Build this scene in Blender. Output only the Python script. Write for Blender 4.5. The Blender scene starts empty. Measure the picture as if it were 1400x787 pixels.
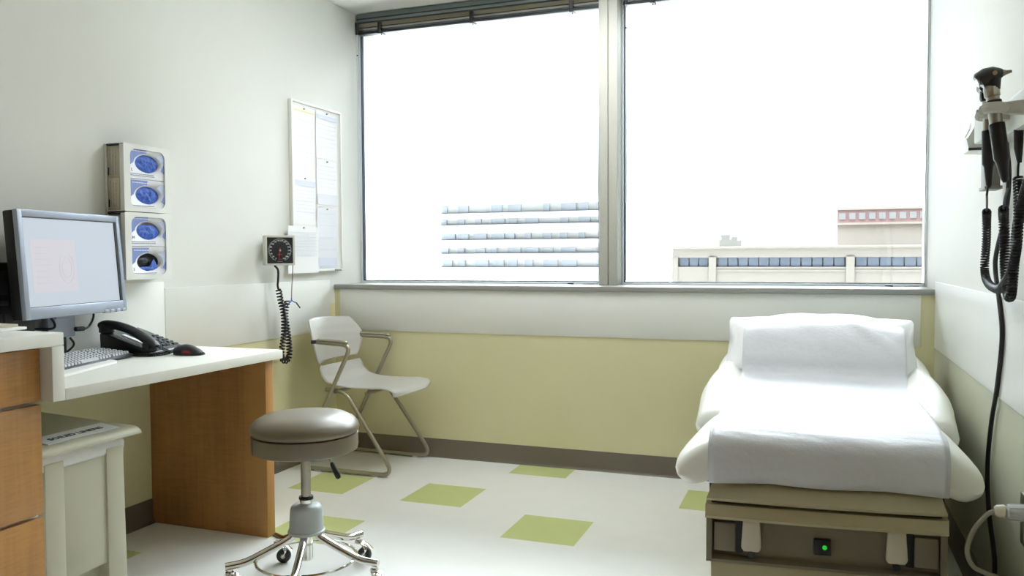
import bpy, bmesh, math, random
from mathutils import Vector, Matrix, noise
random.seed(7)
V = Vector
COL = bpy.context.scene.collection
PI = math.pi

# ------------------------------------------------------------------ materials
def lin(c):
    c = c / 255.0
    return c / 12.92 if c <= 0.04045 else ((c + 0.055) / 1.055) ** 2.4
def rgb(c):
    return (lin(c[0]), lin(c[1]), lin(c[2]), 1.0)
def mat(name, c, rough=0.5, metal=0.0, spec=0.5, var=0.04, scale=6.0, bump=0.0, bscale=60.0, coat=0.0, stretch=(1, 1, 1), trans=0.0, emit=None, estr=0.0):
    """Principled surface with a little procedural mottling of its colour and an optional bump."""
    m = bpy.data.materials.new(name); m.use_nodes = True
    nt = m.node_tree; b = nt.nodes['Principled BSDF']
    b.inputs['Roughness'].default_value = rough
    b.inputs['Metallic'].default_value = metal
    b.inputs['Specular IOR Level'].default_value = spec
    b.inputs['Coat Weight'].default_value = coat
    b.inputs['Transmission Weight'].default_value = trans
    tc = nt.nodes.new('ShaderNodeTexCoord'); mp = nt.nodes.new('ShaderNodeMapping')
    mp.inputs['Scale'].default_value = stretch
    nt.links.new(tc.outputs['Object'], mp.inputs['Vector'])
    n = nt.nodes.new('ShaderNodeTexNoise'); n.inputs['Scale'].default_value = scale; n.inputs['Detail'].default_value = 4
    nt.links.new(mp.outputs['Vector'], n.inputs['Vector'])
    mx = nt.nodes.new('ShaderNodeMix'); mx.data_type = 'RGBA'
    c0 = rgb(c)
    mx.inputs['A'].default_value = tuple(max(0, v * (1 - var)) for v in c0[:3]) + (1,)
    mx.inputs['B'].default_value = tuple(min(1, v * (1 + var)) for v in c0[:3]) + (1,)
    nt.links.new(n.outputs['Fac'], mx.inputs['Factor'])
    nt.links.new(mx.outputs['Result'], b.inputs['Base Color'])
    if bump:
        n2 = nt.nodes.new('ShaderNodeTexNoise'); n2.inputs['Scale'].default_value = bscale; n2.inputs['Detail'].default_value = 3
        nt.links.new(mp.outputs['Vector'], n2.inputs['Vector'])
        bp = nt.nodes.new('ShaderNodeBump'); bp.inputs['Strength'].default_value = bump; bp.inputs['Distance'].default_value = 0.01
        nt.links.new(n2.outputs['Fac'], bp.inputs['Height']); nt.links.new(bp.outputs['Normal'], b.inputs['Normal'])
    if emit:
        b.inputs['Emission Color'].default_value = rgb(emit); b.inputs['Emission Strength'].default_value = estr
    return m

def wood(name, c, dark):
    m = bpy.data.materials.new(name); m.use_nodes = True
    nt = m.node_tree; b = nt.nodes['Principled BSDF']; b.inputs['Roughness'].default_value = 0.42
    tc = nt.nodes.new('ShaderNodeTexCoord')
    def ns(sc, scale, det):
        mp = nt.nodes.new('ShaderNodeMapping'); mp.inputs['Scale'].default_value = sc
        nt.links.new(tc.outputs['Object'], mp.inputs['Vector'])
        n = nt.nodes.new('ShaderNodeTexNoise'); n.inputs['Scale'].default_value = scale; n.inputs['Detail'].default_value = det
        nt.links.new(mp.outputs['Vector'], n.inputs['Vector']); return n
    a = ns((1, 1, 0.06), 55, 5); f = ns((0.35, 0.35, 3.2), 38, 3); g = ns((1, 1, .25), 4, 2)
    ad = nt.nodes.new('ShaderNodeMath'); ad.operation = 'MULTIPLY_ADD'
    nt.links.new(a.outputs['Fac'], ad.inputs[0]); ad.inputs[1].default_value = 0.45
    nt.links.new(g.outputs['Fac'], ad.inputs[2])
    ad2 = nt.nodes.new('ShaderNodeMath'); ad2.operation = 'MULTIPLY_ADD'
    nt.links.new(f.outputs['Fac'], ad2.inputs[0]); ad2.inputs[1].default_value = 0.40
    nt.links.new(ad.outputs[0], ad2.inputs[2])
    r = nt.nodes.new('ShaderNodeValToRGB')
    r.color_ramp.elements[0].position = .60; r.color_ramp.elements[0].color = rgb(dark)
    r.color_ramp.elements[1].position = 1.25 if False else 1.0; r.color_ramp.elements[1].color = rgb(c)
    nt.links.new(ad2.outputs[0], r.inputs['Fac']); nt.links.new(r.outputs['Color'], b.inputs['Base Color'])
    return m

M = {}
M['paint'] = mat('wall_paint', (226, 226, 220), .6, var=.015, bump=.04, bscale=180)
M['paintlow'] = mat('wall_paint_yellow', (216, 211, 170), .6, var=.015, bump=.04, bscale=180)
M['paintshade'] = mat('wall_paint_shaded', (184, 184, 162), .6, var=.015, bump=.04, bscale=180)  # lower wall paint darkened to stand in for shade on the right wall
M['panel'] = mat('wall_panel', (230, 231, 226), .30, var=.015, bump=.03, bscale=120, stretch=(1, 1, .4))
M['ceil'] = mat('ceiling_paint', (243, 243, 238), .7, var=.01)
M['floor'] = mat('vinyl_tile', (232, 233, 230), .28, var=.04, scale=9, spec=.45)
M['green'] = mat('green_vinyl_tile', (190, 198, 134), .33, var=.07, scale=14, spec=.45)
M['base'] = mat('rubber_base', (104, 97, 84), .45, var=.04)
M['sill'] = mat('sill_laminate', (150, 150, 145), .4, var=.03)
M['alu'] = mat('window_aluminium', (182, 182, 172), .45, var=.02)
M['frame'] = mat('window_frame_metal', (226, 232, 238), .4, var=.02)
M['gasket'] = mat('dark_gasket', (52, 62, 76), .6, var=.02)
M['lam'] = mat('cream_laminate', (229, 228, 219), .4, var=.02, scale=14)
M['wood'] = wood('maple_laminate', (174, 126, 70), (138, 94, 50))
M['bin'] = mat('bin_plastic', (190, 187, 166), .45, var=.02)
M['bag'] = mat('bin_liner', (232, 232, 228), .25, var=.08, scale=30, bump=.4, bscale=45, spec=.6)
M['white'] = mat('white_plastic', (240, 240, 236), .35, var=.01)
M['label'] = mat('paper_label', (232, 234, 236), .5, var=.02)
M['ink'] = mat('dark_ink', (40, 44, 60), .6, var=.02)
M['inkgrey'] = mat('grey_ink', (150, 152, 165), .7, var=.02)
M['inkblue'] = mat('blue_ink', (220, 224, 238), .7, var=.02)
M['black'] = mat('black_plastic', (24, 24, 26), .38, var=.05)
M['blackrub'] = mat('black_rubber', (20, 20, 22), .5, var=.05)
M['dark'] = mat('charcoal_plastic', (48, 50, 56), .4, var=.04)
M['silver'] = mat('silver_plastic', (163, 171, 186), .35, metal=.25, var=.02)
M['key'] = mat('keycap_sheen', (205, 208, 212), .3, var=.03)  # pale tone stands in for light reflected off dark keys
M['screen'] = mat('lit_screen', (60, 64, 70), .4, var=.015, scale=3, spec=.3, emit=(196, 206, 216), estr=.85)
M['window'] = mat('lit_page', (64, 62, 64), .4, var=.02, scale=4, spec=.3, emit=(206, 205, 212), estr=.87)
M['emblem'] = mat('page_emblem', (62, 60, 64), .4, spec=.3, emit=(202, 202, 209), estr=.865)
M['chrome'] = mat('chrome', (228, 226, 220), .09, metal=1.0, var=.01)
M['steel'] = mat('brushed_steel', (176, 172, 160), .28, metal=1.0, var=.03)
M['tube'] = mat('champagne_tube', (160, 155, 138), .34, metal=.75, var=.03)
M['shell'] = mat('grey_shell', (200, 199, 194), .36, var=.02)
M['stool'] = mat('taupe_vinyl', (110, 100, 80), .36, var=.03, spec=.7, coat=.0, bump=.02, bscale=250)
M['hub'] = mat('grey_hub', (178, 184, 184), .45, var=.02)
M['vinyl'] = mat('white_vinyl', (238, 238, 230), .33, var=.01, bump=.015, bscale=200)
M['paper'] = mat('exam_paper', (210, 212, 217), .62, var=.02, scale=40, bump=.16, bscale=60)
M['pillow'] = mat('pillow_cover', (232, 233, 234), .6, var=.02, bump=.12, bscale=40)
M['tan'] = mat('tan_painted_steel', (178, 170, 138), .42, var=.02)
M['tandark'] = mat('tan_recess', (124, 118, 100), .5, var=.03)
M['tab'] = mat('ivory_tab', (208, 202, 184), .4, var=.02)
M['led'] = mat('green_switch_lamp', (20, 60, 24), .4, emit=(30, 200, 50), estr=.8)
M['grey'] = mat('light_grey_plastic', (204, 205, 196), .4, var=.02)
M['greydk'] = mat('grey_plastic', (140, 140, 132), .4, var=.02)
M['cord'] = mat('grey_cord', (146, 142, 124), .5, var=.03)
M['clear'] = mat('clear_plastic', (226, 229, 233), .12, var=.02, trans=.2, spec=.6)
M['glove'] = mat('blue_nitrile', (66, 104, 196), .5, var=.25, scale=60)
M['boxwhite'] = mat('carton_white', (236, 238, 244), .5, var=.01)
M['boxblue'] = mat('carton_blue', (132, 150, 208), .5, var=.10, scale=5)
M['boxpale'] = mat('carton_pale_blue', (196, 206, 232), .5, var=.05, scale=6)
M['boxbeige'] = mat('carton_beige', (205, 198, 176), .6, var=.02)
M['pyellow'] = mat('cream_notice_paper', (250, 250, 243), .7, var=.01)
M['pwhite'] = mat('white_notice_paper', (246, 247, 247), .7, var=.01)
M['pgrey'] = mat('grey_notice_paper', (232, 234, 239), .7, var=.01)
M['hilite'] = mat('yellow_marker', (240, 234, 170), .7)
M['red'] = mat('red_ink', (200, 60, 50), .6)
M['redlens'] = mat('red_lens', (120, 22, 26), .25, spec=.6)
M['dial'] = mat('dial_black', (26, 30, 36), .25, var=.05, spec=.6)
M['bluetip'] = mat('blue_connector', (70, 120, 190), .4)
M['blindm'] = mat('dark_blind_metal', (112, 122, 122), .3, metal=.3, var=.05)
M['slat'] = mat('blind_slat', (206, 198, 172), .3, metal=.0, var=.05)
M['slatdk'] = mat('blind_slat_dark', (40, 40, 44), .4, var=.05)
M['ground'] = mat('concrete_ground', (225, 223, 218), .8, var=.05, scale=.05)
M['bcream'] = mat('cream_facade', (112, 106, 99), .8, var=.015, scale=.3)
M['bblock'] = mat('block_facade', (170, 161, 152), .8, var=.015, scale=.3)
M['bwhite'] = mat('white_facade', (150, 150, 150), .8, var=.01, scale=.2)
M['bred'] = mat('red_brick_facade', (156, 128, 128), .8, var=.04, scale=.6)
M['bglass'] = mat('blue_grey_windows', (82, 88, 98), .5, var=.25, scale=.7, spec=.15)
M['bglass2'] = mat('pale_far_windows', (128, 132, 138), .5, var=.12, scale=.35, spec=.1)
M['broof'] = mat('roof_plant', (146, 144, 140), .7, var=.05)

M['fill_glow'] = mat('fill_light_glow', (240, 240, 236), .5, emit=(250, 252, 255), estr=11.5)  # glow of the added ceiling fill panel

def glass(name):
    m = bpy.data.materials.new(name); m.use_nodes = True
    nt = m.node_tree; nt.nodes.remove(nt.nodes['Principled BSDF'])
    out = nt.nodes['Material Output']
    t = nt.nodes.new('ShaderNodeBsdfTransparent'); t.inputs['Color'].default_value = (.97, .985, .98, 1)
    g = nt.nodes.new('ShaderNodeBsdfGlossy'); g.inputs['Roughness'].default_value = .02
    f = nt.nodes.new('ShaderNodeFresnel'); f.inputs['IOR'].default_value = 1.45
    mx = nt.nodes.new('ShaderNodeMixShader')
    nt.links.new(f.outputs[0], mx.inputs[0]); nt.links.new(t.outputs[0], mx.inputs[1]); nt.links.new(g.outputs[0], mx.inputs[2])
    nt.links.new(mx.outputs[0], out.inputs['Surface'])
    return m
M['glass'] = glass('window_glass')

# ------------------------------------------------------------------ mesh builder
class MB:
    def __init__(s):
        s.bm = bmesh.new(); s.mats = []
    def _mi(s, m):
        if m is None: return 0
        if m not in s.mats: s.mats.append(m)
        return s.mats.index(m)
    def faces(s, vs, fs, m=None):
        mi = s._mi(m)
        bv = [s.bm.verts.new(v) for v in vs]
        for f in fs:
            try:
                fa = s.bm.faces.new([bv[i] for i in f]); fa.material_index = mi
            except ValueError: pass
        return s
    def box(s, x0, x1, y0, y1, z0, z1, bev=0.0, seg=2, m=None, mx=None):
        t = bmesh.new()
        bmesh.ops.create_cube(t, size=1.0)
        for v in t.verts:
            v.co = V(((x0 + x1) / 2 + v.co.x * (x1 - x0), (y0 + y1) / 2 + v.co.y * (y1 - y0), (z0 + z1) / 2 + v.co.z * (z1 - z0)))
        if bev:
            bmesh.ops.bevel(t, geom=list(t.edges), offset=bev, segments=seg, profile=.5, affect='EDGES')
        return s._add(t, m, mx)
    def _add(s, t, m=None, mx=None):
        if mx is not None:
            for v in t.verts: v.co = mx @ v.co
        t.verts.index_update()
        vs = [v.co.copy() for v in t.verts]; fs = [[v.index for v in f.verts] for f in t.faces]
        t.free(); return s.faces(vs, fs, m)
    def prism(s, poly, axis, a, b, bev=0.0, m=None, mx=None, seg=2):
        """extrude a 2-D polygon along an axis; poly in the two other axes in x,y,z order"""
        t = bmesh.new(); n = len(poly)
        def P(p, d):
            return {'x': (d, p[0], p[1]), 'y': (p[0], d, p[1]), 'z': (p[0], p[1], d)}[axis]
        A = [t.verts.new(P(p, a)) for p in poly]; B = [t.verts.new(P(p, b)) for p in poly]
        t.faces.new(A); t.faces.new(B[::-1])
        for i in range(n): t.faces.new([A[i], B[i], B[(i + 1) % n], A[(i + 1) % n]])
        if bev:
            bmesh.ops.bevel(t, geom=list(t.edges), offset=bev, segments=seg, profile=.5, affect='EDGES')
        return s._add(t, m, mx)
    def loft(s, rings, closed=True, caps=True, m=None):
        n = len(rings[0]); vs = [p for r in rings for p in r]; fs = []
        for i in range(len(rings) - 1):
            for j in range(n if closed else n - 1):
                k = (j + 1) % n
                fs.append([i * n + j, i * n + k, (i + 1) * n + k, (i + 1) * n + j])
        if caps and closed:
            fs.append(list(range(n))[::-1]); fs.append([(len(rings) - 1) * n + j for j in range(n)])
        return s.faces(vs, fs, m)
    def lathe(s, prof, c=(0, 0, 0), n=40, m=None, mx=None):
        rings = []
        for r, z in prof:
            rings.append([V((c[0] + max(r, 1e-5) * math.cos(2 * PI * k / n), c[1] + max(r, 1e-5) * math.sin(2 * PI * k / n), c[2] + z)) for k in range(n)])
        if mx is not None: rings = [[mx @ p for p in r] for r in rings]
        return s.loft(rings, m=m)
    def tube(s, pts, r, n=10, caps=True, m=None, flat=1.0):
        pts = [V(p) for p in pts]; rings = []
        rad = r if isinstance(r, (list, tuple)) else [r] * len(pts)
        t0 = (pts[1] - pts[0]).normalized()
        up = V((0, 0, 1)) if abs(t0.z) < .9 else V((1, 0, 0))
        nrm = (up - t0 * up.dot(t0)).normalized()
        for i, p in enumerate(pts):
            a = pts[max(0, i - 1)]; b = pts[min(len(pts) - 1, i + 1)]
            t = (b - a).normalized()
            nrm = (nrm - t * nrm.dot(t)).normalized(); bn = t.cross(nrm)
            rings.append([p + nrm * math.cos(2 * PI * k / n) * rad[i] * flat + bn * math.sin(2 * PI * k / n) * rad[i] for k in range(n)])
        return s.loft(rings, caps=caps, m=m)
    def cyl(s, p0, p1, r0, r1=None, n=24, m=None):
        return s.tube([p0, p1], [r0, r0 if r1 is None else r1], n=n, m=m)
    def ball(s, c, r, sx=1, sy=1, sz=1, m=None, mx=None):
        t = bmesh.new(); bmesh.ops.create_uvsphere(t, u_segments=24, v_segments=14, radius=r)
        for v in t.verts: v.co = V((c[0] + v.co.x * sx, c[1] + v.co.y * sy, c[2] + v.co.z * sz))
        return s._add(t, m, mx)
    def grid(s, fn, nu, nv, m=None):
        vs = [fn(i / nu, j / nv) for i in range(nu + 1) for j in range(nv + 1)]; w = nv + 1
        fs = [[i * w + j, (i + 1) * w + j, (i + 1) * w + j + 1, i * w + j + 1] for i in range(nu) for j in range(nv)]
        return s.faces(vs, fs, m)
    def text(s, txt, size, mx, ext=.0006, m=None, align='CENTER', bold=0.0):
        cu = bpy.data.curves.new('lettering', 'FONT'); cu.body = txt; cu.size = size; cu.extrude = ext; cu.align_x = align; cu.align_y = 'CENTER'
        cu.resolution_u = 2; cu.offset = bold
        ob = bpy.data.objects.new('lettering', cu); COL.objects.link(ob)
        dg = bpy.context.evaluated_depsgraph_get()
        me = ob.evaluated_get(dg).to_mesh()
        vs = [mx @ v.co for v in me.vertices]; fs = [list(p.vertices) for p in me.polygons]
        s.faces(vs, fs, m)
        ob.evaluated_get(dg).to_mesh_clear()
        bpy.data.objects.remove(ob); bpy.data.curves.remove(cu)
        return s
    def build(s, name, m=None, parent=None, ang=35, solid=0.0, offset=0.0, recalc=True):
        if recalc: bmesh.ops.recalc_face_normals(s.bm, faces=list(s.bm.faces))
        for e in s.bm.edges:
            e.smooth = not (len(e.link_faces) == 2 and e.calc_face_angle(0) > math.radians(ang))
        for f in s.bm.faces: f.smooth = True
        me = bpy.data.meshes.new(name); s.bm.to_mesh(me); s.bm.free()
        ms = s.mats if s.mats else [M[m] if isinstance(m, str) else m]
        for q in ms: me.materials.append(M[q] if isinstance(q, str) else q)
        o = bpy.data.objects.new(name, me); COL.objects.link(o)
        if solid:
            md = o.modifiers.new('thickness', 'SOLIDIFY'); md.thickness = solid; md.offset = offset
        if parent is not None: adopt(o, parent)
        return o

def world_of(o):
    l = V(o.location)
    return l if o.parent is None else l
def adopt(o, p):
    o.parent = p
    q = p; off = V((0, 0, 0))
    while q is not None:
        if q.type == 'EMPTY': off += V(q.location)
        q = q.parent
    if p.type == 'EMPTY' or (p.parent is not None):
        o.matrix_parent_inverse = Matrix.Translation(-off) if p.type == 'EMPTY' else Matrix.Identity(4)

def tag(o, label=None, cat=None, group=None, kind=None):
    if label: o['label'] = label
    if cat: o['category'] = cat
    if group: o['group'] = group
    if kind: o['kind'] = kind
    return o
def thing(name, loc, label, cat, group=None):
    o = bpy.data.objects.new(name, None); o.empty_display_size = .05
    o.location = loc; COL.objects.link(o)
    return tag(o, label, cat, group)
def struct(o, label, cat):
    return tag(o, label, cat, None, 'structure')

def fillet(pts, r, n=6):
    pts = [V(p) for p in pts]; out = [pts[0]]
    for i in range(1, len(pts) - 1):
        p = pts[i]; a = (pts[i - 1] - p); b = (pts[i + 1] - p)
        rr = r[i - 1] if isinstance(r, (list, tuple)) else r
        d = min(rr, a.length * .49, b.length * .49)
        A = p + a.normalized() * d; B = p + b.normalized() * d
        for k in range(n + 1):
            t = k / n; out.append(A * (1 - t) ** 2 + p * 2 * t * (1 - t) + B * t * t)
    out.append(pts[-1]); return out
def smooth(pts, n=8):
    pts = [V(p) for p in pts]; out = []
    P = [pts[0] * 2 - pts[1]] + pts + [pts[-1] * 2 - pts[-2]]
    for i in range(1, len(P) - 2):
        a, b, c, d = P[i - 1:i + 3]
        for k in range(n):
            t = k / n
            out.append(.5 * ((2 * b) + (c - a) * t + (2 * a - 5 * b + 4 * c - d) * t * t + (3 * b - a - 3 * c + d) * t ** 3))
    out.append(pts[-1]); return out
def coil(path, R, turns, steps=12, R1=None):
    path = [V(p) for p in path]; L = [0]
    for a, b in zip(path, path[1:]): L.append(L[-1] + (b - a).length)
    tot = L[-1]; out = []; N = int(turns * steps); k = 0; nrm = None
    for i in range(N + 1):
        s_ = tot * i / N
        while k < len(path) - 2 and L[k + 1] < s_: k += 1
        t = (path[k + 1] - path[k]).normalized()
        p = path[k] + t * (s_ - L[k])
        if nrm is None:
            nrm = V((1, 0, 0)) - t * t.x
            if nrm.length < .1: nrm = V((0, 1, 0)) - t * t.y
        nrm = (nrm - t * nrm.dot(t)).normalized(); bn = t.cross(nrm)
        a = 2 * PI * turns * i / N
        out.append(p + (nrm * math.cos(a) + bn * math.sin(a)) * R)
    return out
def frame(origin, xdir, ydir):
    """matrix whose local x,y axes lie along the given directions (text plane)"""
    x = V(xdir).normalized(); y = V(ydir); y = (y - x * y.dot(x)).normalized(); z = x.cross(y)
    m = Matrix((x, y, z)).transposed().to_4x4(); m.translation = V(origin); return m
def rot_z(c, a):
    return Matrix.Translation(V(c)) @ Matrix.Rotation(a, 4, 'Z')

# ------------------------------------------------------------------ room
LW, RW, BW, WY = -2.6155, .5106, 4.1068, 4.43      # left wall, right wall, wall under the window, glass line
CE = 2.578
FR = -2.6
T = .3048
def room():
    # floor of one-foot tiles; a few are green
    green = {(0, 0), (2, -1), (1, 2), (4, 1), (-2, 0), (-1, -2), (-3, -4)}
    ox, oy = -1.7729, 3.2998
    b = MB(); x0, x1, y0, y1 = LW - .1, RW + .1, FR - .1, BW + .05
    xs = [x0] + [ox + k * T for k in range(-30, 30) if x0 < ox + k * T < x1] + [x1]
    ys = [y0] + [oy + k * T for k in range(-40, 30) if y0 < oy + k * T < y1] + [y1]
    for i in range(len(xs) - 1):
        for j in range(len(ys) - 1):
            cx = math.floor(((xs[i] + xs[i + 1]) / 2 - ox) / T); cy = math.floor(((ys[j] + ys[j + 1]) / 2 - oy) / T)
            b.faces([(xs[i], ys[j], 0), (xs[i + 1], ys[j], 0), (xs[i + 1], ys[j + 1], 0), (xs[i], ys[j + 1], 0)], [[0, 1, 2, 3]], 'green' if (cx, cy) in green else 'floor')
    b.box(x0, x1, y0, y1, -.15, -.002, m='floor')
    struct(b.build('floor', recalc=False), 'off-white vinyl tile floor with scattered lime green tiles', 'floor')
    o = MB().box(LW - .15, RW + .15, FR - .15, 4.362, CE, CE + .14).build('ceiling', 'ceil'); struct(o, 'pale cream ceiling', 'ceiling')
    o = MB().box(LW - .15, LW, FR - .15, 4.60, .85, CE, m='paint').box(LW - .15, LW, FR - .15, 4.60, 0, .85, m='paintlow').build('wall_left'); struct(o, 'cream painted wall behind the desk', 'wall')
    o = MB().box(RW, RW + .15, FR - .15, 4.60, .85, CE, m='paint').box(RW, RW + .15, FR - .15, 4.60, 0, .85, m='paintshade').build('wall_right'); struct(o, 'cream painted wall beside the exam table', 'wall')
    o = MB().box(LW, RW, BW, 4.60, 0, .9306).build('wall_back', 'paintlow'); struct(o, 'low cream wall under the window', 'wall')
    o = MB().box(LW - .15, RW + .15, FR - .15, FR, 0, CE).build('wall_front', 'wood'); struct(o, 'unseen wall facing the window, dark maple finish added to absorb light', 'wall')  # dark maple finish added out of view to cut bounced light
    # window head closing the blind pocket
    o = MB().box(LW - .15, RW + .15, 4.362, 4.62, CE + .03, CE + .14).box(LW, RW, 4.50, 4.60, CE - .10, CE + .03).build('trim_1', 'alu'); struct(o, 'window head above the blinds', 'trim')
    # sill ledge
    o = MB().box(LW + .001, RW - .001, BW - .014, 4.47, .9306, .9575, bev=.003).build('trim_2', 'sill'); struct(o, 'grey window ledge', 'trim')
    # mullion of two facing halves
    b = MB(); b.box(-1.086, -1.0385, 4.292, 4.44, .9575, CE + .03, bev=.002).box(-1.0345, -.986, 4.292, 4.44, .9575, CE + .03, bev=.002).box(-1.04, -1.033, 4.305, 4.44, .9575, CE + .03, m=None)
    o = b.build('trim_3', 'alu'); struct(o, 'grey vertical mullion between the two windows', 'trim')
    # rubber base
    def bb(name, poly, axis, a, c, lab):
        o = MB().prism(poly, axis, a, c).build(name, 'base'); struct(o, lab, 'baseboard')
    prof = lambda w, d: [(w, 0), (w + d * .018, 0), (w + d * .014, .004), (w + d * .006, .016), (w + d * .004, .098), (w + d * .002, .1016), (w, .1016)]
    bb('baseboard_left', prof(LW, 1), 'y', FR, BW, 'grey-brown rubber baseboard along the desk wall')
    bb('baseboard_right', prof(RW, -1), 'y', FR, BW, 'grey-brown rubber baseboard along the exam table wall')
    bb('baseboard_back', prof(BW, -1), 'x', LW + .019, RW - .019, 'grey-brown rubber baseboard under the window')
    # wall protection sheets
    zt = .985
    o = MB().box(LW, LW + .004, 1.0, 2.772, .696, 1.012, bev=.0012).build('trim_4', 'panel'); struct(o, 'off-white wall protection sheet above the desk', 'trim')
    o = MB().box(LW, LW + .004, 2.776, 4.05, .696, zt, bev=.0012).build('trim_5', 'panel'); struct(o, 'off-white wall protection sheet behind the grey chair', 'trim')
    o = MB().box(LW + .035, .453, BW - .004, BW, .696, .9306, bev=.0012).build('trim_6', 'panel'); struct(o, 'off-white wall protection sheet under the window ledge', 'trim')
    o = MB().box(RW - .004, RW, 1.75, 4.08, .696, .992, bev=.0012).build('trim_7', 'panel'); struct(o, 'off-white wall protection sheet beside the exam table', 'trim')
    # added unseen maple boards on the near right wall, soaking up bounced light
    b = MB()
    for k in range(5): b.box(RW - .022, RW - .001, FR + .02 + k * .86, FR + .02 + k * .86 + .852, .104, 2.42, bev=.003)
    o = b.build('light_absorber_1', 'wood'); struct(o, 'unseen dark maple boards added along the near right wall to absorb light', 'light_absorber')
    # two window lights
    for k, (xa, xb, lab) in enumerate([(LW, -1.086, 'left window light beside the notice board'), (-.986, RW, 'right window light above the exam table')]):
        z0, z1 = .9575, CE + .03
        f = MB()
        w = .009
        f.box(xa, xa + w, 4.405, 4.46, z0, z1, bev=.002).box(xb - w, xb, 4.405, 4.46, z0, z1, bev=.002)
        f.box(xa + w, xb - w, 4.405, 4.46, z0, z0 + .012, bev=.002).box(xa + w, xb - w, 4.405, 4.46, z1 - .05, z1, bev=.002)
        fr = f.build('window_%d' % (k + 1), 'frame'); struct(fr, lab, 'window')
        g = MB(); q = .006
        g.box(xa + w, xa + w + q, 4.415, 4.44, z0 + .012, z1 - .05)
        if k == 0: g.box(xb - w - q, xb - w, 4.415, 4.44, z0 + .012, z1 - .05)
        g.box(xa + w, xb - w, 4.415, 4.44, z0 + .012, z0 + .012 + .005)
        g.build('gasket', 'gasket', fr)
        MB().box(xa + w, xb - w, 4.440, 4.446, z0 + .012, z1 - .05).build('pane', 'glass', fr)
room()

# ------------------------------------------------------------------ blinds
def blind(x0, x1, label, clips, wand_x, cord_x):
    r = thing('venetian_blind', (x0, 4.40, 2.45), label, 'blind', 'raised blinds at the window head')
    h = MB(); h.prism([(4.366, 2.576), (4.425, 2.576), (4.425, 2.522), (4.372, 2.522), (4.366, 2.53)], 'x', x0, x1, bev=.002)
    h.build('headrail', 'blindm', r)
    MB().prism([(4.3645, 2.548), (4.372, 2.548), (4.372, 2.521), (4.3695, 2.521)], 'x', x0 + .001, x1 - .001).build('valance_lip', 'slatdk', r)
    s = MB(); n = 9
    for i in range(n):
        z = 2.4735 + i * .0054
        dy = random.uniform(-.002, .002); t = random.uniform(-.0006, .0006)
        pr = [(4.372 + dy, z), (4.384 + dy, z + .0012 + t), (4.398 + dy, z + .0016), (4.412 + dy, z + .0012 - t), (4.424 + dy, z)]
        s.prism(pr + [(p[0], p[1] - .0008) for p in pr[::-1]], 'x', x0 + .006 + random.uniform(0, .003), x1 - .006, m='slat' if i not in (0, 1, 4) else 'slatdk')
    s.build('slat_stack', None, r)
    MB().box(x0 + .006, x1 - .006, 4.372, 4.424, 2.455, 2.470, bev=.003).build('bottom_rail', 'slatdk', r)
    for c in clips:
        k = MB(); k.box(c - .011, c + .011, 4.366, 4.428, 2.468, 2.519, bev=.003).box(c - .013, c + .013, 4.368, 4.426, 2.450, 2.470, bev=.003).cyl((c, 4.395, 2.452), (c, 4.395, 2.443), .003, n=8)
        k.build('ladder_clip', 'slatdk', r)
    w = MB(); w.cyl((wand_x, 4.362, 2.525), (wand_x, 4.362, 2.452), .010, .008, n=12, m='slatdk').cyl((wand_x, 4.362, 2.452), (wand_x, 4.364, 2.33), .0035, n=8, m='frame').ball((wand_x, 4.364, 2.33), .005, m='gasket').cyl((wand_x, 4.364, 2.33), (wand_x, 4.366, 1.40), .0035, n=8, m='frame')
    w.build('tilt_wand', None, r)
    pts = smooth([(cord_x, 4.37, 2.53), (cord_x + .002, 4.372, 2.0), (cord_x - .003, 4.366, 1.3), (cord_x, 4.36, 1.0), (cord_x - .02, 4.355, .964), (cord_x - .06, 4.34, .961), (cord_x - .09, 4.36, .961), (cord_x - .05, 4.37, .963), (cord_x - .02, 4.34, .965), (cord_x - .08, 4.33, .963), (cord_x - .14, 4.35, .961)], 6)
    c = MB(); c.tube(pts, .0018, n=6, m='greydk')
    c.cyl((cord_x - .14, 4.35, .963), (cord_x - .175, 4.352, .963), .005, .003, n=8, m='slatdk')
    c.build('lift_cord', None, r)
blind(LW + .012, -1.092, 'raised dark slatted blind at the head of the window beside the notice board', (-2.451, -1.855, -1.261), -2.600, -1.105)
blind(-.980, RW - .01, 'raised dark slatted blind at the head of the window above the exam table', (-.817, -.24, .36), -.955, .497)

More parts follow.
